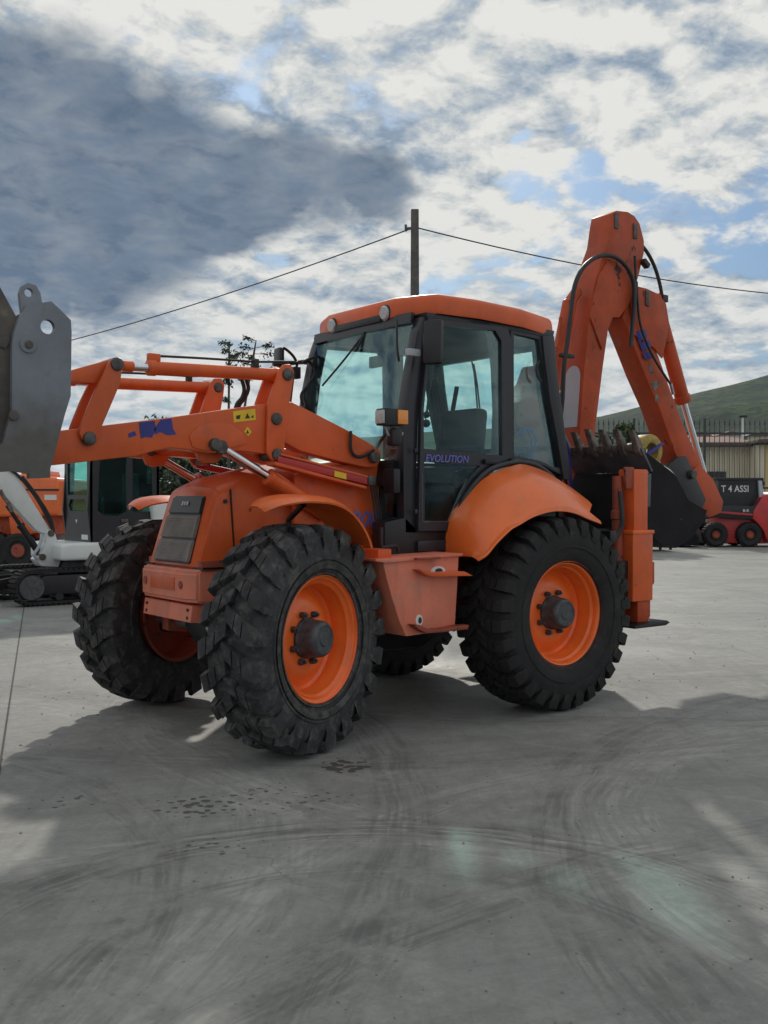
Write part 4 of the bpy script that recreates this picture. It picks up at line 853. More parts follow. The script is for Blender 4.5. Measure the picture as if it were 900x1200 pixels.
both('stabiliser_hose', lambda: tube([(3.02, -.95, 1.60), (3.01, -.98, 1.40), (2.99, -.97, 1.28), (2.85, -.95, 1.16), (2.7, -.9, 1.12)], .018), 'hose', BH)
both('stabiliser_pin_plate', lambda: prism([(3.05, 1.62), (3.03, 1.79), (3.14, 1.79), (3.14, 1.62)], 'y', -.99, -.97, .004), 'orange_dark', BH)
both('clamp_block', lambda: box((3.03, -.90, .90), (.11, .16, .30), .012), 'black', BH)
both('tail_lamp', lambda: box((2.80, -1.0, 1.25), (.07, .14, .09), .01), 'black', BH)
# ------ backhoe
YB0, YB1 = -.05, .20
both_ = None
BMN = [(3.714, 1.615), (3.534, 1.614), (3.555, 2.184), (3.598, 2.642), (3.642, 2.95), (3.687, 3.229), (3.742, 3.496), (3.845, 3.725), (3.914, 3.866), (3.949, 4.05), (3.972, 4.147), (4.042, 4.186), (4.198, 4.201), (4.295, 4.178), (4.369, 4.119), (4.432, 3.969), (4.432, 3.857), (4.359, 3.639), (4.274, 3.453), (4.034, 3.252), (3.929, 3.086), (3.86, 2.746), (3.758, 2.177)]
BM = obj('boom', prism(BMN, 'y', YB0, YB1, .012), 'orange_worn', BH)
for px in ([(4.031, 4.087)][0], [(3.939, 3.537)][0], [(4.296, 4.035)][0]):
    obj('pin_plate', prism([(px[0] - .028, px[1] - .07), (px[0] + .028, px[1] - .07), (px[0] + .028, px[1] + .07), (px[0] - .028, px[1] + .07)], 'y', YB0 - .012, YB0, .012), 'pin', BM)
obj('boom_cheek', prism([(3.664, 3.163), (3.72, 3.375), (3.788, 3.56), (3.891, 3.697), (4.079, 3.747), (4.236, 3.675), (4.273, 3.498), (4.201, 3.347), (4.058, 3.205), (3.963, 3.195), (3.893, 3.095), (3.825, 2.888)], 'y', YB0 - .02, YB0, .008), 'orange_worn', BM)
obj('boom_cheek', prism([(3.664, 3.163), (3.72, 3.375), (3.788, 3.56), (3.891, 3.697), (4.079, 3.747), (4.236, 3.675), (4.273, 3.498), (4.201, 3.347), (4.058, 3.205), (3.963, 3.195), (3.893, 3.095), (3.825, 2.888)], 'y', YB1, YB1 + .02, .008), 'orange_worn', BM)
# grey painted patch on the front face of the boom
def on_front(pxs, y0, y1, off):
    t = bmesh.new(); rows = [[(x - off, y0, z), (x - off, y1, z)] for x, z in pxs]
    return grid(rows, thick=.003)
q = [(3.555, 2.184), (3.577, 2.413), (3.598, 2.642)]
rows = [[(q[k][0] - .003, YB0 + (.035), q[k][1]) , (q[k][0] - .003, YB1 - .03, q[k][1])] for k in range(3)]
zt = q[2][1]
for s in (.35, .7, .92, 1.0):
    wd_ = math.sqrt(max(0, 1 - s * s)); cyy = (YB0 + YB1) / 2
    rows.append([(q[2][0] - .003 + s * .012, cyy - .087 * wd_ - .001, zt + .10 * s), (q[2][0] - .003 + s * .012, cyy + .09 * wd_ + .001, zt + .10 * s)])
obj('grey_patch', grid(rows, thick=.002), 'greypaint', BM)
# dipper
DIN = [(4.141, 3.217), (4.275, 3.01), (4.462, 2.714), (4.679, 2.412), (4.915, 2.003), (5.131, 1.7), (5.256, 1.464), (5.367, 1.387), (5.522, 1.412), (5.579, 1.498), (5.492, 1.686), (5.323, 1.897), (5.061, 2.25), (4.86, 2.571), (4.702, 2.846), (4.574, 3.038), (4.459, 3.348), (4.347, 3.454), (4.213, 3.383)]
DP = obj('dipper', prism(DIN, 'y', YB0 + .012, YB1 - .012, .012), 'orange_worn', BH)
CH = [(4.275, 3.073), (4.225, 3.384), (4.31, 3.529), (4.458, 3.524), (4.648, 3.491), (4.752, 3.414), (4.804, 3.223), (4.702, 2.887), (4.574, 2.973)]
obj('dipper_cheek', prism(CH, 'y', YB0 - .008, YB0 + .012, .008), 'orange_worn', DP)
obj('dipper_cheek', prism(CH, 'y', YB1 - .012, YB1 + .008, .008), 'orange_worn', DP)
px = [(4.459, 3.428)][0]
obj('pin_plate', prism([(px[0] - .026, px[1] - .065), (px[0] + .028, px[1] - .075), (px[0] + .028, px[1] + .075), (px[0] - .028, px[1] + .075)], 'y', YB0 - .022, YB0 - .008, .012), 'pin', DP)
t = bmesh.new()
for q in ([(4.299, 3.099), (4.435, 3.137), (4.473, 3.068), (4.398, 3.037), (4.349, 3.001)], [(4.349, 3.001), (4.498, 3.047), (4.524, 2.968), (4.399, 2.925)], [(4.399, 2.909), (4.536, 2.937), (4.549, 2.874), (4.436, 2.856)]): t = prism(q, 'y', YB0 - .0105, YB0 - .0083, bm=t)
obj('logo', t, 'blue', DP, label='blue torn maker mark on the dipper')
t = bmesh.new()
for q in ([(4.512, 2.807), (4.549, 2.826), (4.588, 2.749), (4.55, 2.713)], [(4.55, 2.649), (4.665, 2.673), (4.678, 2.625), (4.589, 2.57)], [(4.614, 2.539), (4.652, 2.55), (4.666, 2.469), (4.614, 2.466)]): t = prism(q, 'y', YB0 + .008, YB0 + .012, bm=t)
obj('bare_metal_patch', t, 'rustgrey', DP)
px = [(5.367, 1.438)][0]; obj('pivot_pin', cyl((px[0], YB0 - .03, px[1]), (px[0], YB1 + .03, px[1]), .06, bev=.008), 'pin', DP)
# bucket cylinder on the back of the dipper
BC = [(4.674, 0.03, 3.507), (5.141, 0.03, 2.494), (5.592, 0.03, 1.558)]
obj('bucket_cylinder', cyl(BC[0], BC[1], .072, n=24, rings=[(0, .06), (.02, .070), (.93, .070), (.935, .080), (.99, .080), (1, .07)]), 'orange_worn', BH)
obj('cylinder_rod', cyl(BC[1], BC[2], .033, n=24), 'chrome', BH)
obj('rod_eye', cyl(Vector(BC[2]) + Vector((0, -.07, 0)), Vector(BC[2]) + Vector((0, .07, 0)), .06, bev=.008), 'orange_worn', BH)
# boom cylinder in front of the boom
CC = [(3.55, 0.07, 3.323), (3.408, 0.07, 2.867), (3.3, 0.07, 2.406), (3.205, 0.07, 1.876)]
obj('boom_cylinder', cyl(CC[0], CC[2], .065, n=24, rings=[(0, .05), (.02, .065), (.93, .065), (.935, .075), (.99, .075), (1, .06)]), 'orange_worn', BH)
obj('cylinder_rod', cyl(CC[2], CC[3], .035, n=24), 'chrome', BH)
both_ = tube([Vector(CC[0]) + Vector((-.02, 0, -.03)), Vector(CC[0]) + Vector((.10, 0, .10))], .05); obj('cylinder_clevis', both_, 'orange_worn', BH)
obj('valve_pipe', tube([(3.322, -0.03, 3.131), (3.301, -0.03, 2.98), (3.248, -0.03, 2.767), (3.206, -0.03, 2.541)], .016), 'orange_worn', BH)
for pts, r in (([(3.218, -0.11, 2.128), (3.26, -0.11, 2.389), (3.28, -0.11, 2.687), (3.323, -0.11, 2.912), (3.365, -0.11, 3.177), (3.408, -0.11, 3.39), (3.484, -0.11, 3.535), (3.595, -0.11, 3.64), (3.741, -0.11, 3.714), (3.902, -0.11, 3.737), (4.043, -0.11, 3.703), (4.151, -0.11, 3.624), (4.212, -0.11, 3.507), (4.213, -0.11, 3.311), (4.189, -0.11, 3.112), (4.166, -0.11, 2.945)], .020),
               ([(4.321, -0.03, 3.94), (4.432, -0.03, 3.917), (4.533, -0.03, 3.843), (4.622, -0.03, 3.734), (4.686, -0.03, 3.605), (4.726, -0.03, 3.479)], .018),
               ([(4.273, -0.09, 3.558), (4.286, -0.09, 3.401), (4.323, -0.09, 3.184), (4.41, -0.09, 3.017), (4.524, -0.09, 2.875), (4.664, -0.09, 2.741), (4.794, -0.09, 2.628)], .012),
               ([(4.247, -0.09, 3.791), (4.261, -0.09, 3.556), (4.249, -0.09, 3.318), (4.214, -0.09, 3.062)], .012),
               ([(3.376, -0.09, 3.278), (3.377, -0.09, 3.069), (3.334, -0.09, 2.842), (3.291, -0.09, 2.675), (3.26, -0.09, 2.391), (3.239, -0.09, 2.019)], .010)):
    hoseN('hydraulic_hose', pts, r)
obj('hose_fitting', box([(4.751, -0.03, 3.466)][0], (.08, .05, .07), .01), 'hose', BH)
obj('hose_fitting', box([(4.42, -0.07, 3.748)][0], (.09, .06, .05), .01, rot=(0, .6, 0)), 'hose', BH)
obj('hose_clamp', box([(3.334, -0.09, 2.79)][0], (.16, .05, .035), .008), 'hose', BH)
obj('hose_fitting', cyl(*[(4.781, -0.09, 2.644), (4.82, -0.09, 2.548)], .015), 'steel', BH)
obj('swing_tower', prism([(2.923, 2.679), (2.853, 2.525), (2.733, 2.404), (2.606, 2.326), (2.558, 2.184), (2.636, 2.076), (2.734, 1.967), (2.775, 1.608), (3.039, 1.609), (3.016, 2.364)], 'y', -.25, .05, .02), 'orange_dark', BH)
obj('boom_lock', prism([(3.111, 2.167), (3.195, 2.186), (3.217, 2.023), (3.132, 2.005)], 'y', -.05, .0, .006), 'greypaint', BH)
for k in range(4): hoseN('control_hose', [Vector(p) + Vector((0, k * .05, 0)) for p in [(2.586, -0.3, 2.043), (2.634, -0.3, 2.108), (2.713, -0.3, 2.09), (2.743, -0.3, 1.993), (2.684, -0.3, 1.851), (2.645, -0.3, 1.739)]], .014, 'blue' if k < 2 else 'hose')
for k in range(3): hoseN('hydraulic_hose', [Vector(p) + Vector((0, k * .06, 0)) for p in [(3.111, -0.2, 2.156), (3.175, -0.2, 2.071), (3.239, -0.2, 1.956), (3.261, -0.2, 1.751), (3.304, -0.2, 1.501)]], .016, 'blue' if k == 0 else 'hose')
# swing post and kingpost
obj('kingpost', prism([(3.14, .60), (3.14, 1.40), (3.50, 1.60), (3.78, 1.50), (3.72, .62)], 'y', .0, .40, .02), 'orange_dark', BH)
obj('boom_foot', prism([(3.50, 1.75), (3.52, 1.30), (3.74, 1.25), (3.84, 1.40), (3.78, 1.78)], 'y', -.045, .195, .015), 'orange_worn', BH)
# backhoe bucket: mouth up, teeth towards the cab
LIPE = [(3.323, 1.938)][0]
px0, pz0 = 3.33, 1.945
prof_o = [(px0, pz0), (px0 + .13, pz0 - .19), (px0 + .02, pz0 - .30), (px0 - .02, pz0 - .55), (px0 + .06, pz0 - 0.686), (px0 + .25, pz0 - 0.818), (px0 + .52, pz0 - .95), (px0 + 0.640, pz0 - .85), (px0 + 0.840, pz0 - 0.598), (px0 + 0.896, pz0 - .50)]
t = bmesh.new()
outer = [Vector((p[0], 0, p[1])) for p in [(px0, pz0), (px0 + .14, pz0 - .19)]]
lipq = [(px0, pz0), (px0 + .135, pz0 - .185), (px0 + .155, pz0 - .175), (px0 + .02, pz0 + .010)]
BB = obj('backhoe_bucket', prism([(px0 + .13, pz0 - .19), (px0 + .04, pz0 - .40), (px0 + .05, pz0 - .62), (px0 + .14, pz0 - 0.704), (px0 + .32, pz0 - 0.810), (px0 + 0.464, pz0 - 0.818), (px0 + 0.672, pz0 - 0.739), (px0 + 0.840, pz0 - 0.598), (px0 + 0.896, pz0 - .50), (px0 + 0.872, pz0 - .50), (px0 + 0.816, pz0 - 0.581), (px0 + 0.656, pz0 - 0.713), (px0 + 0.464, pz0 - 0.792), (px0 + .33, pz0 - 0.783), (px0 + .17, pz0 - 0.686), (px0 + .08, pz0 - .61), (px0 + .07, pz0 - .41), (px0 + .155, pz0 - .19)], 'y', -.90, -.07), 'bhbucket', BH)
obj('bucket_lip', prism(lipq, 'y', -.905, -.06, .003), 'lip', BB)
SPP = [(px0 + .02, pz0), (px0 + .15, pz0 - .20), (px0 + .06, pz0 - .40), (px0 + .07, pz0 - .62), (px0 + .16, pz0 - 0.695), (px0 + .33, pz0 - 0.792), (px0 + 0.464, pz0 - 0.801), (px0 + 0.672, pz0 - 0.722), (px0 + 0.832, pz0 - 0.590), (px0 + 0.880, pz0 - .50), (px0 + 0.640, pz0 - .42), (px0 + .45, pz0 - .20)]
for y in (-.897, -.092): obj('bucket_side', prism(SPP, 'y', y, y + .02, .0), 'bhbucket', BB)
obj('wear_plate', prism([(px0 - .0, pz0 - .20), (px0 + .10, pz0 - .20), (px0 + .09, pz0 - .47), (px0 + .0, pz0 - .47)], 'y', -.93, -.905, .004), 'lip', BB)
rnd = random.Random(5)
for k in range(6):
    y = -.865 + k * .153; ln = rnd.uniform(.10, .19)
    q = prism([(px0 + .03, pz0 - .06), (px0 - .01, pz0 - .02), (px0 - .05, pz0 + .07), (px0 - .10, pz0 + ln), (px0 - .06, pz0 + ln - .01), (px0 + .01, pz0 + .08), (px0 + .05, pz0 + .0)], 'y', y - .028, y + .028, .008)
    tth = obj('bucket_tooth', q, 'rustgrey', BB)
for k in range(5):
    y = -.79 + k * .153
    obj('tooth_adapter', box((px0 + .01, y, pz0 + .015), (.05, .07, .07), .015, rot=(0, -.4, 0)), 'rustgrey', BB)
# linkage between dipper and bucket
LKP = [(5.104, 1.816), (5.212, 1.886), (5.436, 1.737), (5.608, 1.515), (5.565, 1.403), (5.395, 1.361), (5.228, 1.431), (5.118, 1.616)]
obj('bucket_linkage', prism(LKP, 'y', -.11, -.08, .01), 'orange_worn', BH)
obj('bucket_linkage', prism(LKP, 'y', .23, .26, .01), 'orange_worn', BH)
obj('guide_link', prism([(4.616, 1.838), (4.797, 1.94), (4.928, 1.96), (5.255, 1.532), (5.146, 1.398), (4.984, 1.416)], 'y', -.16, -.12, .01), 'black', BH)
obj('coupling_plate', prism([(4.28, 1.69), (4.89, 1.78), (5.159, 1.549), (5.187, 1.414), (4.946, 1.166), (4.406, 1.162), (4.233, 1.341)], 'y', -.08, .24, .02), 'bhbucket', BH)
obj('linkage_pin', cyl(([(5.009, 1.78)][0][0], -.20, [(5.009, 1.78)][0][1]), ([(5.009, 1.78)][0][0], .30, [(5.009, 1.78)][0][1]), .045, bev=.006), 'pin', BH)
# yellow ring-shaped hook lying in the mouth of the bucket
HK = empty('steel_hook', (3.6, -.5, 1.7), 'worn yellow steel hook with ring and pale pointed tip lying on the backhoe bucket', 'hook')
rc = [(3.9, 1.964)][0]; RR = [(rc[0] + .155 * math.cos(R(a)), rc[1] + .14 * math.sin(R(a))) for a in range(-70, 216, 13)]
ri = [(rc[0] + .012 + .085 * math.cos(R(a)), rc[1] - .012 + .075 * math.sin(R(a))) for a in range(215, -71, -13)]
obj('ring', prism(RR + ri, 'y', -.56, -.44, .012), 'yellow_old', HK)
obj('blade', prism([(3.683, 1.987), (3.751, 2.004), (3.843, 1.917), (4.006, 1.877), (4.125, 1.834), (4.27, 1.745), (4.077, 1.75), (3.889, 1.807), (3.762, 1.871)], 'y', -.54, -.46, .01), 'black', HK)
obj('tip', prism([(4.03, 1.847), (4.101, 1.833), (4.173, 1.805), (4.264, 1.749), (4.161, 1.759), (4.065, 1.803)], 'y', -.55, -.45, .008), 'whitelabel', HK)
obj('tie_bar', prism([(3.785, 1.923), (4.029, 2.035), (4.052, 2.021), (3.82, 1.902)], 'y', -.58, -.55, .004), 'blue', HK)
# ------------------------------------------------------------------ surroundings
def settle(root, loc, rz):
    root.location = loc; root.rotation_euler = (0, 0, rz)
def camspot(Z, lat): p = Vector((CAMP.x, CAMP.y, 0)) + FWD * Z + RGT * lat; return p
def sh(pts, x0): return [(p[0] - x0, p[1]) for p in pts]
# white mini excavator, parked parallel to the loader
MX = empty('mini_excavator', (2.6, 9.3, 0), 'small white excavator with black cab and black tracks parked behind the front wheels', 'excavator')
def track(y0, y1):
    t = bmesh.new(); xa, xb, zc, r = 1.50, 3.25, .27, .24
    path = []
    n = 12
    for k in range(n + 1): a = math.pi / 2 + math.pi * k / n; path.append((xa + r * math.cos(a), zc + r * math.sin(a)))
    for k in range(n + 1): a = -math.pi / 2 + math.pi * k / n; path.append((xb + r * math.cos(a), zc + r * math.sin(a)))
    inner = [(xa + (x - xa) * .86 if x < xa else (xb + (x - xb) * .86 if x > xb else x), zc + (z - zc) * .86) for x, z in path]
    tr = prism(path, 'y', y0, y1, .0, holes=[inner[::-1]])
    # grousers
    pts = [Vector((x, 0, z)) for x, z in path]; tot = 0
    for i in range(len(pts)):
        a, b = pts[i], pts[(i + 1) % len(pts)]; d = b - a; m_ = max(1, int(d.length / .075))
        for k in range(m_):
            c = a + d * ((k + .5) / m_); nr = Vector((c.x - max(xa, min(xb, c.x)), 0, c.z - zc)).normalized()
            box((c.x + nr.x * .012, (y0 + y1) / 2, c.z + nr.z * .012), (.035, (y1 - y0), .03), 0, tr, rot=(0, -math.atan2(nr.z, nr.x) + math.pi / 2, 0))
    return tr
for y0, y1 in ((8.50, 8.80), (9.75, 10.05)):
    TR = obj('track', track(y0, y1), 'rubber2', MX)
    obj('track_frame', prism([(1.5, .16), (1.5, .36), (1.7, .44), (3.1, .44), (3.25, .36), (3.25, .16)], 'y', y0 + .03, y1 - .03, .02), 'black', TR)
    for x in (1.50, 3.25): obj('idler', cyl((x, y0 + .01, .27), (x, y1 - .01, .27), .19, bev=.02, n=24), 'hub', TR)
    for x in (1.9, 2.25, 2.6, 2.9): obj('roller', cyl((x, y0 + .02, .13), (x, y1 - .02, .13), .06, n=16), 'black', TR)
obj('undercarriage', box((2.4, 9.27, .38), (.9, 1.0, .22), .04), 'black', MX)
obj('turntable', cyl((2.45, 9.27, .44), (2.45, 9.27, .62), .46, n=32, bev=.02), 'hub', MX)
both_blade = prism([(.55, .02), (.60, .45), (.66, .45), (.64, .24), (.66, .02)], 'y', 8.5, 10.05, .01)
obj('blade', both_blade, 'bhbucket', MX)
for y in (8.95, 9.6): obj('blade_arm', prism([(.62, .12), (.62, .30), (1.3, .40), (1.9, .42), (1.9, .30), (1.3, .26)], 'y', y - .05, y + .05, .01), 'bhbucket', MX)
obj('deck', prism([(1.95, .64), (1.95, .88), (2.1, .90), (3.95, .90), (3.95, .64)], 'y', 8.58, 9.98, .05, seg=3), 'white', MX)
obj('engine_cover', prism([(3.45, .90), (3.40, 1.5), (3.55, 1.62), (3.85, 1.55), (3.98, 1.2), (3.98, .90)], 'y', 8.62, 9.95, .06, seg=3), 'white', MX)
# swing bracket and boom
SW = prism([(2.027, 0.924), (1.989, 1.053), (1.925, 1.105), (1.861, 1.055), (1.848, 0.903), (1.771, 0.728), (1.707, 0.654), (1.783, 0.55), (2.039, 0.527), (2.117, 0.717), (2.118, 0.922)], 'y', 8.95, 9.25, .02); obj('swing_bracket', SW, 'white', MX)
obj('pivot_pin', cyl(([(1.925, 1.041)][0][0], 8.93, [(1.925, 1.041)][0][1]), ([(1.925, 1.041)][0][0], 9.27, [(1.925, 1.041)][0][1]), .05), 'pin', MX)
obj('pivot_pin', cyl(([(1.796, 0.689)][0][0], 8.93, [(1.796, 0.689)][0][1]), ([(1.796, 0.689)][0][0], 9.27, [(1.796, 0.689)][0][1]), .05), 'pin', MX)
obj('boom', prism([(1.934, 1.103), (1.693, 1.487), (1.432, 1.939), (1.26, 2.048), (0.841, 2.125), (0.153, 1.846), (0.151, 1.584), (0.84, 1.782), (1.198, 1.68), (1.442, 1.399), (1.729, 1.081), (1.882, 1.014)], 'y', 9.0, 9.2, .02), 'white', MX)
obj('arm', prism([(0.097, 1.905), (0.264, 1.848), (0.204, 0.892), (0.059, 0.659), (-0.05, 0.899)], 'y', 9.02, 9.18, .02), 'white', MX)
obj('bucket', prism([(-0.051, 0.781), (0.203, 0.713), (0.371, 0.407), (0.145, 0.179), (-0.097, 0.311)], 'y', 8.85, 9.35, .02), 'bhbucket', MX)
obj('boom_cylinder', cyl(*[(1.812, 9.1, 0.718), (1.325, 9.1, 1.462)], .055, rings=[(0, .05), (.55, .05), (.56, .06), (.62, .06), (.63, .03), (1, .03)]), 'black', MX)
obj('hydraulic_hose', tube([(1.965, 8.98, 1.077), (1.876, 8.98, 1.283), (1.687, 8.98, 1.614), (1.438, 8.98, 1.914), (1.254, 8.98, 2.023)], .022), 'hose', MX)
obj('hydraulic_hose', tube([(1.991, 8.98, 0.923), (1.94, 8.98, 1.231), (1.737, 8.98, 1.589), (1.512, 8.98, 1.89)], .022), 'hose', MX)
obj('hydraulic_hose', tube([(1.169, 8.9, 1.685), (1.216, 8.9, 1.587), (1.289, 8.9, 1.488), (1.337, 8.9, 1.363)], .03), 'rustgrey', MX)
obj('cable_loom', tube([(1.801, 8.95, 1.03), (1.75, 8.95, 0.853), (1.674, 8.95, 0.729), (1.724, 8.95, 0.664)], .025), 'greypaint', MX)
# excavator cab: x 2.45..3.6, y 8.75..9.8
CB = obj('cab', prism([(2.46, .90), (2.40, 1.38), (2.46, 2.30), (2.60, 2.42), (3.42, 2.42), (3.55, 2.30), (3.60, .90)], 'y', 8.72, 8.76, .0, holes=[[(2.56, 1.38), (2.60, 2.22), (3.02, 2.24), (3.02, 1.36), (2.9, 1.30), (2.66, 1.30)][::1], [(3.12, 1.36), (3.12, 2.24), (3.42, 2.22), (3.46, 1.36)]]), 'black', MX)
obj('cab_wall', prism([(2.46, .90), (2.40, 1.38), (2.46, 2.30), (2.60, 2.42), (3.42, 2.42), (3.55, 2.30), (3.60, .90)], 'y', 9.76, 9.80, .0, holes=[[(2.56, 1.38), (2.60, 2.22), (2.95, 2.22), (2.95, 1.36)]]), 'black', CB)
obj('cab_front', prism([(8.72, .90), (8.72, 2.36), (9.80, 2.36), (9.80, .90)], 'x', 2.44, 2.48, .0, holes=[[(8.84, 1.62), (8.84, 2.25), (9.66, 2.25), (9.66, 1.62)], [(8.92, 1.37), (8.86, 1.44), (8.92, 1.55), (9.55, 1.55), (9.62, 1.46), (9.55, 1.37)]]), 'black', CB)
obj('cab_rear', prism([(8.72, .90), (8.72, 2.36), (9.80, 2.36), (9.80, .90)], 'x', 3.52, 3.56, .0, holes=[[(8.84, 1.8), (8.84, 2.25), (9.10, 2.25), (9.10, 1.8)]]), 'black', CB)
obj('cab_roof', prism([(2.42, 2.36), (2.50, 2.46), (3.45, 2.46), (3.60, 2.36)], 'y', 8.70, 9.82, .03), 'black', CB)
for nm, q in (('windscreen', prism([(8.84, 1.62), (8.84, 2.25), (9.66, 2.25), (9.66, 1.62)], 'x', 2.455, 2.460)), ('lower_windscreen', prism([(8.86, 1.37), (8.86, 1.55), (9.62, 1.55), (9.62, 1.37)], 'x', 2.455, 2.460)),
              ('side_glass', prism([(2.56, 1.30), (2.60, 2.24), (3.02, 2.24), (3.02, 1.30)], 'y', 8.738, 8.742)), ('side_glass', prism([(3.12, 1.36), (3.12, 2.24), (3.42, 2.22), (3.46, 1.36)], 'y', 8.738, 8.742)),
              ('side_glass', prism([(2.56, 1.36), (2.60, 2.22), (3.42, 2.22), (3.46, 1.36)], 'y', 9.778, 9.782)), ('rear_glass', prism([(8.84, 1.5), (8.84, 2.25), (9.66, 2.25), (9.66, 1.5)], 'x', 3.538, 3.542))):
    obj(nm, q, 'glass2', CB, smooth=None)
SE2 = obj('driver_seat', box((3.1, 9.28, 1.25), (.45, .48, .14), .04), 'seat', CB); obj('seat_back', box((3.32, 9.28, 1.62), (.12, .46, .7), .05), 'seat', CB)
for y in (9.0, 9.55): obj('control_lever', tube([(2.75, y, 1.1), (2.74, y, 1.45), (2.77, y, 1.58)], .02), 'black', CB)
obj('door_handle', box((2.98, 8.71, 1.22), (.12, .03, .05), .01), 'pin', CB)
t = prism([(9.32, 1.235), (9.24, 1.235), (9.28, 1.18)], 'x', 2.434, 2.440); obj('white_mark', t, 'whitelabel', CB)
obj('white_label', prism([(8.80, .935), (8.80, 1.01), (9.06, 1.01), (9.06, .935)], 'x', 2.434, 2.440), 'whitelabel', CB)
obj('counterweight', prism([(3.6, .62), (3.55, 1.0), (3.98, 1.05), (4.1, .9), (4.05, .62)], 'y', 8.58, 9.98, .08, seg=3), 'white', MX)

# orange wheeled machine further back on the left
Z1 = 22.8; X1 = -8.4
OM = empty('wheeled_excavator', (0, 0, 0), 'orange wheeled machine half hidden behind the white excavator boom', 'excavator')
qq = lambda pts: sh(pts, X1)
obj('engine_cover', prism(qq([(-9.687, 2.04), (-9.497, 2.116), (-7.977, 2.116), (-7.218, 2.04), (-7.202, 1.205), (-9.691, 1.129)]), 'y', -.1, 2.2, .08, seg=3), 'orange_clean', OM)
obj('cover_step', prism(qq([(-8.129, 2.23), (-7.825, 2.23), (-7.788, 2.078), (-8.167, 2.078)]), 'y', .2, 1.9, .03), 'orange', OM)
obj('cover_groove', prism(qq([(-9.65, 1.794), (-7.2, 1.794), (-7.2, 1.756), (-9.65, 1.756)]), 'y', -.13, -.08, .01), 'black', OM)
obj('white_label', prism(qq([(-7.523, 1.661), (-7.257, 1.661), (-7.258, 1.547), (-7.523, 1.547)]), 'y', -.115, -.095), 'whitelabel', OM)
obj('chassis', prism(qq([(-9.882, 1.053), (-9.786, 1.205), (-7.506, 1.205), (-7.412, 0.786), (-7.793, 0.672), (-9.693, 0.672)]), 'y', .2, 2.0, .06), 'orange_worn', OM)
obj('side_boarding', prism(qq([(-8.36, 1.281), (-7.695, 1.281), (-7.564, 0.862), (-8.287, 0.672)]), 'y', -.05, .2, .04), 'orange', OM)
obj('underframe', prism(qq([(-9.883, 0.786), (-7.64, 0.786), (-7.718, 0.368), (-9.809, 0.368)]), 'y', .3, 1.9, .05), 'black', OM)
OC_ = obj('cab', prism(qq([(-9.967, 3.084), (-9.113, 3.179), (-8.828, 3.084), (-8.775, 2.04), (-9.972, 1.945)]), 'y', .1, 1.2, .05), 'black', OM)
obj('cab_glass', prism(qq([(-9.873, 2.951), (-9.208, 3.027), (-8.962, 2.951), (-8.927, 2.23), (-9.877, 2.154)]), 'y', .07, .095), 'glass2', OC_)
for px_, zz_ in ((-52, 0), (-8, 0), (22, 0)):
    for yy in (-.05, 1.9):
        W_ = lathe_y([(.0001, -.02), (.16, -.02), (.2, 0), (.22, -.03), (.34, -.04), (.405, .01), (.41, .15), (.405, .29), (.34, .34), (.2, .30), (.0001, .30)], 32)
        cxx = (px_ + .0 - 450) / 1200 * Z1 - X1
        for k in range(24):
            a = 6.28318 * k / 24; W_ = box((.41 * math.cos(a), .15, .41 * math.sin(a)), (.03, .26, .05), 0, W_, rot=(0, -a, 0))
        W_.transform(Matrix.Translation((cxx, yy, .42))); wq = obj('wheel', W_, 'rubber2', OM)
        obj('rim', cyl((cxx, yy - .03, .42), (cxx, yy + .02, .42), .15, bev=.01, n=24), 'orange_dark', wq)
settle(OM, camspot(Z1, X1), -YAW)

# skid steer loader on the right
Z2 = 33.8; X2 = 12.0
SK = empty('skid_steer_loader', (0, 0, 0), 'red and black skid steer loader parked in front of the beige wall on the right', 'skid steer loader')
qs = lambda pts: sh(pts, X2)
SB_ = obj('body', prism(qs([(11.155, 0.996), (12.197, 0.996), (12.367, 0.883), (12.565, 0.602), (13.523, 0.545), (13.69, 1.024), (13.745, 1.447), (13.377, 1.785), (12.477, 1.644), (12.197, 1.193), (11.155, 1.081), (11.073, 0.207), (11.722, 0.122), (13.525, 0.122), (13.636, 0.545)][0:0] or [(11.07, 1.052), (12.225, 1.165), (12.477, 1.644), (12.814, 1.841), (13.574, 1.785), (13.745, 1.39), (13.694, 0.207), (12.68, 0.122), (11.13, 0.122)]), 'y', .30, 1.45, .05), 'redskid', SK)
obj('engine_guard', prism(qs([(12.477, 1.644), (12.814, 1.841), (13.574, 1.785), (13.745, 1.39), (13.694, 0.207), (12.68, 0.151), (12.537, 0.545), (12.339, 0.799), (12.17, 0.94), (12.197, 1.193)]), 'y', .0, 1.75, .04), 'redskid', SK)
CG = obj('cab', prism(qs([(11.151, 2.263), (12.615, 2.263), (12.7, 2.123), (12.505, 1.616), (12.225, 1.165), (11.155, 1.165)]), 'y', .35, .40, .0, holes=[qs([(11.264, 2.123), (11.266, 1.672), (12.336, 1.672), (12.503, 2.123)])]), 'black', SK)
obj('cab_wall', prism(qs([(11.151, 2.263), (12.615, 2.263), (12.7, 2.123), (12.505, 1.616), (12.225, 1.165), (11.155, 1.165)]), 'y', 1.35, 1.40, .0), 'black', CG)
obj('cab_roof', prism(qs([(11.094, 2.306), (12.643, 2.306), (12.672, 2.207), (11.123, 2.207)]), 'y', .33, 1.42, .02), 'black', CG)
obj('side_window', prism(qs([(11.264, 2.123), (11.266, 1.672), (12.336, 1.672), (12.503, 2.123)]), 'y', .37, .38), 'ink', CG)
obj('rear_pillar', prism(qs([(12.446, 2.207), (12.559, 2.207), (12.617, 1.644), (12.477, 1.644)]), 'y', .22, .34, .01), 'greypaint', CG)
obj('front_grid', prism(qs([(11.151, 2.207), (11.207, 2.207), (11.211, 1.165), (11.155, 1.165)]), 'y', .4, 1.35, .0), 'black', CG)
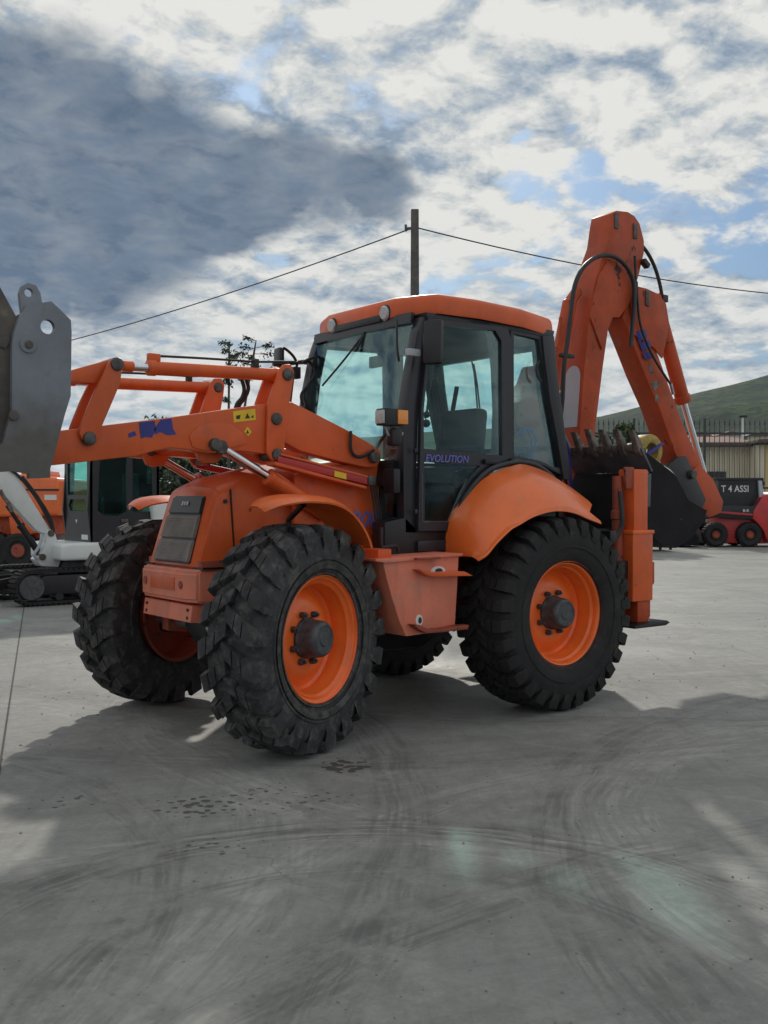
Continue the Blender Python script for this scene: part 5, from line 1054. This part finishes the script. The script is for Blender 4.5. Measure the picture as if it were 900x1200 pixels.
text('lettering', "T 4 ASSI", 'whitelabel', CG, .31, Matrix.Translation(((865.5 - 450) / 1200 * Z2 - X2, .345, 1.52 + (587.4 - 573) / 1200 * Z2)) @ FACE_NEG_Y @ Matrix.Scale(.86, 4, (1, 0, 0)), depth=.004)
for sg, yy in ((0, .02), (1, 1.55)):
    AM = obj('lift_arm', prism(qs([(9.776, 0.658), (10.028, 0.996), (10.422, 1.137), (10.788, 1.334), (11.435, 1.39), (12.224, 1.362), (12.477, 1.644), (12.646, 1.616), (12.563, 1.165), (12.17, 0.912), (11.493, 0.94), (10.986, 0.996), (10.311, 0.855), (10.029, 0.658), (9.946, 0.263), (9.777, 0.263)]), 'y', yy, yy + .16, .03), 'black', SK)
    if sg == 0: text('lettering', 'B-K', 'whitelabel', AM, .14, Matrix.Translation(((874.5 - 450) / 1200 * Z2 - X2, yy - .004, 1.52 + (587.4 - 598.5) / 1200 * Z2)) @ FACE_NEG_Y, depth=.002)
    if sg == 0: obj('sticker', prism(qs([(10.873, 1.264), (11.042, 1.292), (11.028, 1.236), (10.859, 1.207)]), 'y', yy - .006, yy), 'whitelabel', AM)
obj('red_flash', prism(qs([(10.31, 0.996), (10.788, 1.221), (11.493, 1.165), (12.169, 1.109), (12.169, 1.052), (11.493, 1.095), (10.817, 1.165), (10.338, 0.94)]), 'y', .005, .02), 'redskid', SK)
obj('skid_bucket', prism(qs([(9.637, 0.066), (9.665, 0.207), (9.833, 0.376), (9.888, 0.714), (10.029, 0.771), (10.199, 0.545), (10.368, 0.376), (10.369, 0.066)]), 'y', -.1, 1.85, .02), 'bhbucket', SK)
obj('quick_coupler', prism(qs([(9.973, 0.771), (10.17, 0.827), (10.424, 0.602), (10.538, 0.151), (10.2, 0.151)]), 'y', .0, 1.7, .02), 'black', SK)
for px_ in (839.5, 879.5):
    for yy in (.0, 1.42):
        cxx = (px_ - 450) / 1200 * Z2 - X2
        W_ = lathe_y([(.0001, .06), (.17, .06), (.20, .04), (.22, .01), (.33, -.01), (.385, .03), (.40, .16), (.385, .30), (.33, .34), (.0001, .30)], 36)
        for k in range(26):
            a = 6.28318 * k / 26; W_ = box((.40 * math.cos(a), .16, .40 * math.sin(a)), (.03, .30, .045), 0, W_, rot=(0, -a, 0))
        W_.transform(Matrix.Translation((cxx, yy, .415))); wq = obj('wheel', W_, 'rubber2', SK)
        obj('rim', lathe_y([(.0001, .04), (.08, .03), (.10, .05), (.12, .03), (.13, .05)], 28), 'orange_dark', wq)
        wq.children[0].location = Vector((cxx, yy + .005, .415)) - WO[wq.name]
settle(SK, camspot(Z2, X2), -YAW)

# dark steel skip behind the stabiliser
Z3 = 31.; X3 = 8.6
DS = empty('steel_skip', (0, 0, 0), 'dark open steel skip standing behind the rear stabiliser leg', 'skip')
qd = lambda pts: sh(pts, X3)
obj('skip_body', prism(qd([(7.361, 1.789), (8.937, 1.789), (8.787, 0.212), (7.546, 0.212)]), 'y', 0, 1.6, .02), 'bhbucket', DS)
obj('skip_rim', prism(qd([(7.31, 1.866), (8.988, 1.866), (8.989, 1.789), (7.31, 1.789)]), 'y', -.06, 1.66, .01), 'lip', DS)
for px_ in (748, 760, 772, 784): obj('skip_rib', prism(qd([(( px_ - 450) / 1200 * 31, .05), ((px_ + 3 - 450) / 1200 * 31, .05), ((px_ + 3 - 450) / 1200 * 31, 1.78), ((px_ - 450) / 1200 * 31, 1.78)]), 'y', -.07, .0, .01), 'bhbucket', DS)
settle(DS, camspot(Z3, X3), -YAW)

# beige clad building, yellow building, fence
Z4 = 44.; X4 = 15.5
B1 = empty('beige_building', (0, 0, 0), 'low beige ribbed metal building with brown eaves behind the spiked fence', 'building')
qb = lambda pts: sh(pts, X4)
obj('wall', prism(qb([(11.726, 3.77), (15.977, 3.77), (15.995, -0.776), (11.739, -0.776)]), 'y', .0, 8, .0), 'beige', B1)
t = bmesh.new()
x0_, z0_ = [(11.726, 3.77)][0]; x1_ = [(15.977, 3.77)][0][0]
k = 0
xx = x0_ - X4
while xx < x1_ - X4 - .05:
    t = box((xx + .10, -.035, z0_ / 2), (.13, .07, z0_), .012, t, seg=1); xx += .215
obj('cladding_ribs', t, 'beige', B1, kind='stuff')
obj('eaves', prism(qb([(11.579, 4.026), (16.086, 4.026), (16.087, 3.861), (11.58, 3.861)]), 'y', -.45, 8.3, .03), 'brown', B1)
obj('fascia', prism(qb([(11.653, 3.861), (16.013, 3.861), (16.014, 3.733), (11.653, 3.733)]), 'y', -.12, 8.1, .01), 'beige', B1)
obj('roof', prism([(-.45, [(11.726, 4.026)][0][1]), (4, [(11.724, 4.539)][0][1] ), (8.3, [(11.726, 4.026)][0][1])], 'x', x0_ - X4 - .2, x1_ - X4 + .1, .02), 'roof', B1)
DPp = obj('downpipe', cyl((x1_ - X4 - .02, -.2, 0), (x1_ - X4 - .02, -.2, z0_ + .1), .09, n=14), 'black', B1)
for px_ in (792, 838): obj('window', box(((px_ - 450) / 1200 * 44 - X4, -.02, 2.4), (.9, .12, .8), .02), 'black', B1)
settle(B1, camspot(Z4, X4), -YAW)
B2 = empty('yellow_building', (0, 0, 0), 'yellow rendered building with dark cornice at the right edge', 'building')
qy = lambda pts: sh(pts, 19.)
obj('wall', prism(qy([(15.972, 3.898), (20.054, 3.898), (20.077, -0.724), (15.99, -0.724)]), 'y', 0, 9, .0), 'yellowwall', B2)
obj('corner_pilaster', prism(qy([(15.685, 3.898), (15.972, 3.898), (15.99, -0.724), (15.703, -0.724)]), 'y', -.06, 9, .02), 'beige', B2)
obj('cornice', prism(qy([(15.47, 3.933), (15.541, 4.112), (20.124, 4.22), (20.125, 3.933)]), 'y', -.5, 9.3, .05), 'brown', B2)
for px_ in (925, 965): obj('window', box(((px_ - 450) / 1200 * 43 - 19., -.02, 2.2), (1.0, .12, 1.1), .02), 'black', B2)
settle(B2, camspot(43., 19.), -YAW)
FN = empty('spiked_fence', (0, 0, 0), 'tall dark iron fence with spear tops behind the skid steer loader', 'fence')
XF = 12.; ZF = 37.
a_, b_ = (660 - 450) / 1200 * ZF - XF, (990 - 450) / 1200 * ZF - XF
FT = 1.52 + (587.4 - 491) / 1200 * ZF; FR = 1.52 + (587.4 - 508) / 1200 * ZF
t = bmesh.new(); nb = int((b_ - a_) / .182)
for i in range(nb + 1):
    x = a_ + i * .182
    t = box((x, 0, (FT - .22) / 2 + .05), (.021, .021, FT - .22), 0, t)
    t = cyl((x, 0, FT - .22), (x, 0, FT), .034, .004, n=4, bm=t)
obj('fence_bars', t, 'fence', FN, kind='stuff')
for z in (FR, 2.0, .25): obj('rail', box(((a_ + b_) / 2, 0, z), (b_ - a_, .05, .07), 0), 'fence', FN)
for i in range(0, nb + 1, 14): obj('post', box((a_ + i * .182, 0, FT / 2), (.09, .09, FT + .05), .01), 'fence', FN)
settle(FN, camspot(ZF, XF), -YAW)
# street lamp
LPp = empty('street_lamp', (0, 0, 0), 'white street lamp with dark head above the beige roof', 'street lamp')
ht = 1.52 + (587.4 - 489) / 1200 * 60
obj('pole', cyl((0, 0, 0), (0, 0, ht), .09, .06, n=12), 'white', LPp)
obj('lamp_head', box((0, 0, ht + .05), (.45, .3, .14), .05), 'black', LPp)
settle(LPp, camspot(60, 21.0), -YAW)
# houses far off
for i, (px_, wd_, wl, rf, ytop, lab) in enumerate(((812, 26, 'beige', 'roof', 514, 'far pale house with clay roof, left of the three beyond the fence'), (846, 24, 'white', 'roof', 512, 'far white house with clay roof, middle of the three beyond the fence'), (880, 30, 'beige', 'brown', 513, 'far house with brown roof under the street lamp'))):
    ho = empty('house', (0, 0, 0), lab, 'house', 'far houses below the hill')
    Z_ = 120.; wm = wd_ / 1200 * Z_; hz = 1.52 + (587.4 - ytop) / 1200 * Z_
    obj('wall', box((0, 0, hz / 2), (wm, 6, hz), .0), wl, ho)
    obj('roof', prism([(-wm / 2 - .3, hz), (0, hz + .5), (wm / 2 + .3, hz)], 'y', -3.3, 3.3, .0), rf, ho)
    for k in range(2): obj('window', box(((k - .5) * wm * .45, -3.0, hz - 1.3), (.7, .1, .9), 0), 'black', ho)
    settle(ho, camspot(Z_, (px_ - 450) / 1200 * Z_), -YAW)

# power poles and their line
def pole(Z, px_, ytop, r, lab, wood='wood'):
    lat = (px_ - 450) / 1200 * Z; h = 1.52 + (587.4 - ytop) / 1200 * Z
    o = empty('utility_pole', (0, 0, 0), lab, 'utility pole', 'utility poles of the overhead line')
    obj('pole_shaft', prism([(-r * 1.5, 0), (-r, h), (r, h), (r * 1.5, 0)], 'y', -r, r, .015), wood, o)
    obj('line_clamp', box((-.12, 0, h - .45), (.18, .06, .06), .01), 'pin', o)
    obj('insulator', cyl((-.22, 0, h - .52), (-.22, 0, h - .36), .03), 'hub', o)
    settle(o, camspot(Z, lat), -YAW); return camspot(Z, lat) + Vector((0, 0, h - .42))
pA = pole(25, 486, 247, .093, 'slender dark utility pole rising behind the cab roof')
pL = pole(42, -75, 422, .12, 'utility pole beyond the left edge carrying the far end of the cable')
pR = pole(36, 1040, 338, .12, 'utility pole beyond the right edge carrying the far end of the cable')
def sag(a, b, s, n=24): return [a.lerp(b, k / n) + Vector((0, 0, -s * 4 * (k / n) * (1 - k / n))) for k in range(n + 1)]
t = tube(sag(pA, pL, .38), .016, 6, smooth=False); obj('overhead_cable', t, 'wire', label='thin black cable running down left from the utility pole behind the cab', cat='cable')
t = tube(sag(pA, pR, .42), .016, 6, smooth=False); obj('overhead_cable', t, 'wire', label='thin black cable running right from the utility pole past the boom top', cat='cable')

# ------------------------------------------------------------------ trees
def leaves(bm, c, rad, n, size, rnd, flat=.7):
    for _ in range(n):
        d = Vector((rnd.gauss(0, 1), rnd.gauss(0, 1), rnd.gauss(0, flat)))
        if d.length > 2.2: d *= 2.2 / d.length
        p = c + d * rad * .5
        a = Vector((rnd.uniform(-1, 1), rnd.uniform(-1, 1), rnd.uniform(-1, 1))).normalized(); b = a.cross(Vector((rnd.uniform(-1, 1), rnd.uniform(-1, 1), rnd.uniform(-1, 1)))).normalized()
        s = size * rnd.uniform(.6, 1.4)
        bm.faces.new([bm.verts.new(p + a * s), bm.verts.new(p + b * s * .45), bm.verts.new(p - a * s), bm.verts.new(p - b * s * .45)])
def tree(Z, px_, ytop, wid, lab, cat, seed, m='leaf', nclump=26, name='tree', group=None, ls=.10):
    rnd = random.Random(seed); lat = (px_ - 450) / 1200 * Z; h = 1.52 + (587.4 - ytop) / 1200 * Z
    o = empty(name, (0, 0, 0), lab, cat, group)
    t = tube([(0, 0, 0), (.05 * h * rnd.uniform(-1, 1), 0, h * .4), (.03 * h, .02, h * .8)], [.05 * h * .6, .045 * h * .5, .03 * h * .4, .015 * h * .4], 8)
    cr_ = bmesh.new()
    for k in range(nclump):
        a = rnd.uniform(0, 6.283); rr = wid * math.sqrt(rnd.random()); zc = h * rnd.uniform(.38, .93); rr *= 1.0 - .55 * max(0, (zc / h - .55) / .45)
        c = Vector((rr * math.cos(a), rr * math.sin(a), zc))
        t = tube([(0, 0, zc * .55), tuple(c * .55 + Vector((0, 0, zc * .28))), tuple(c)], [.02 * h * .4, .012 * h * .4, .006 * h * .4], 5, t)
        leaves(cr_, c, wid * rnd.uniform(.28, .5), 110, ls, rnd)
    obj('trunk', t, 'trunk', o); obj('crown', cr_, m, o, smooth=None)
    settle(o, camspot(Z, lat), rnd.uniform(0, 6)); return o
tree(29, 214, 528, 1.1, 'dark bushy tree under the loader arm, left of the hood', 'tree', 1)
tree(31, 258, 522, 1.3, 'dark round tree between the loader arm and the hood top', 'tree', 2)
tree(30, 318, 530, 1.2, 'dark bushy tree behind the front of the cab hood', 'tree', 3, 'leaf2')
tree(36, 176, 486, .9, 'thin tree whose yellowish tip shows over the loader arm', 'tree', 9, 'leaf2', 14)
tree(34, 734, 487, .55, 'small green tree above the backhoe bucket teeth', 'tree', 4, 'leaf2', 22)
tree(33, 716, 500, .5, 'small bush beside the small green tree above the bucket', 'bush', 5, 'leaf', 14)
tree(48, 822, 512, 1.0, 'dark bush behind the lower end of the dipper', 'bush', 6)
for sd_, (px_, yt, Z_, lab) in enumerate(((268, 402, 27, 'slender spindly conifer, left of the two over the loader arm'), (294, 399, 26, 'slender spindly conifer, right and denser of the two over the loader arm'))):
    rnd = random.Random(20 + sd_); h = 1.52 + (587.4 - yt) / 1200 * Z_
    o = empty('conifer', (0, 0, 0), lab, 'conifer', 'slender conifers behind the loader arm')
    tip = Vector((.02 + .12 * sd_, 0, h)); t = tube([(-.0 - .35 * sd_, 0, 0), (-.3 * sd_, 0, h * .5), tuple(tip)], [.05, .045, .03, .012], 6)
    cr_ = bmesh.new()
    for k in range(30 if sd_ else 20):
        f = 1 - (k / 30.) * .55 - rnd.uniform(0, .02); zc = h * f; dens = 1 if f > .80 else (.35 if f > .6 else .5)
        if rnd.random() > dens: continue
        a = rnd.uniform(0, 6.28); ln = rnd.uniform(.12, .34 if sd_ else .22) * (1.25 if f > .8 else .9)
        base = Vector((tip.x * f - (.3 * sd_ * (1 - f)), 0, zc)); e_ = base + Vector((ln * math.cos(a), ln * math.sin(a), rnd.uniform(.0, .12)))
        t = tube([tuple(base), tuple(base.lerp(e_, .5) + Vector((0, 0, .01))), tuple(e_)], .008, 4, t)
        leaves(cr_, e_, .13, 34, .045, rnd); leaves(cr_, base.lerp(e_, .6), .10, 14, .04, rnd)
    obj('trunk', t, 'trunk', o); obj('crown', cr_, 'leafc', o, smooth=None)
    settle(o, camspot(Z_, (px_ - 450) / 1200 * Z_), -YAW)

# ------------------------------------------------------------------ hills
m, b = newmat('scrub_hillside')
pos = nd('ShaderNodeNewGeometry').outputs['Position']
n1 = nd('ShaderNodeTexNoise', ins={0: pos, 'Scale': .012, 'Detail': 8., 'Roughness': .6}).outputs[0]
n2 = nd('ShaderNodeTexNoise', ins={0: pos, 'Scale': .12, 'Detail': 6., 'Roughness': .7}).outputs[0]
c = mixc(ramp(n1, .40, .62), (.022, .042, .020), (.058, .088, .030)); c = mixc(mth('MULTIPLY', ramp(n2, .45, .55), .75), c, (.010, .018, .011))
L.new(c, b.inputs['Base Color']); b.inputs['Roughness'].default_value = .95; b.inputs['Specular IOR Level'].default_value = .1
M['hill'] = m
ridge = [(-1600, 575), (-600, 582), (130, 583), (260, 560), (400, 512), (500, 504), (600, 498), (700, 487), (760, 472), (830, 456), (900, 438), (1000, 416), (1200, 392), (1500, 405), (2000, 470), (2800, 540)]
def ridge_y(px_):
    for (a, ya), (b_, yb) in zip(ridge, ridge[1:]):
        if a <= px_ <= b_: s = (px_ - a) / (b_ - a); return ya + (yb - ya) * s
    return 560
rows = []
for j in range(24):
    f = j / 23; Z_ = 330 + 620 * f; r = []
    for i in range(150):
        px_ = -1600 + 4400 * i / 149; lat = (px_ - 450) / 1200 * Z_
        H = (587.4 - ridge_y(px_)) / 1200 * 950
        hh = H * (f ** 1.25) * (1 - .0 * f)
        nn_ = mnoise.fractal(Vector((lat * .006, Z_ * .006, 1.3)), 1., 2., 5) * 14 * (1 - abs(2 * f - 1)) + mnoise.fractal(Vector((lat * .03, Z_ * .03, 4.3)), 1., 2., 4) * 1.6
        p = camspot(Z_, lat); r.append((p.x, p.y, max(-1, hh + nn_ * min(1, f * 3)) - (1 if j == 0 else 0)))
    rows.append(r)
rows.append([(x * 1.1, y * 1.1, -5) for x, y, z in rows[-1]])
obj('hills', grid(rows), 'hill', smooth=80, centre=False, kind='structure')

# ------------------------------------------------------------------ haze
hm = bpy.data.materials.new('haze_air'); hm.use_nodes = True; hm.node_tree.nodes.clear()
pv = hm.node_tree.nodes.new('ShaderNodeVolumePrincipled'); pv.inputs['Color'].default_value = (.42, .62, .92, 1); pv.inputs['Density'].default_value = .00008; pv.inputs['Anisotropy'].default_value = 0
ho_ = hm.node_tree.nodes.new('ShaderNodeOutputMaterial'); hm.node_tree.links.new(pv.outputs[0], ho_.inputs['Volume'])
M['haze'] = hm
t = bmesh.new(); bmesh.ops.create_cube(t, size=1)
for v in t.verts: v.co = Vector((v.co.x * 6800, v.co.y * 6800, -8 if v.co.z < 0 else 260))
obj('haze', t, 'haze', smooth=None, kind='stuff')
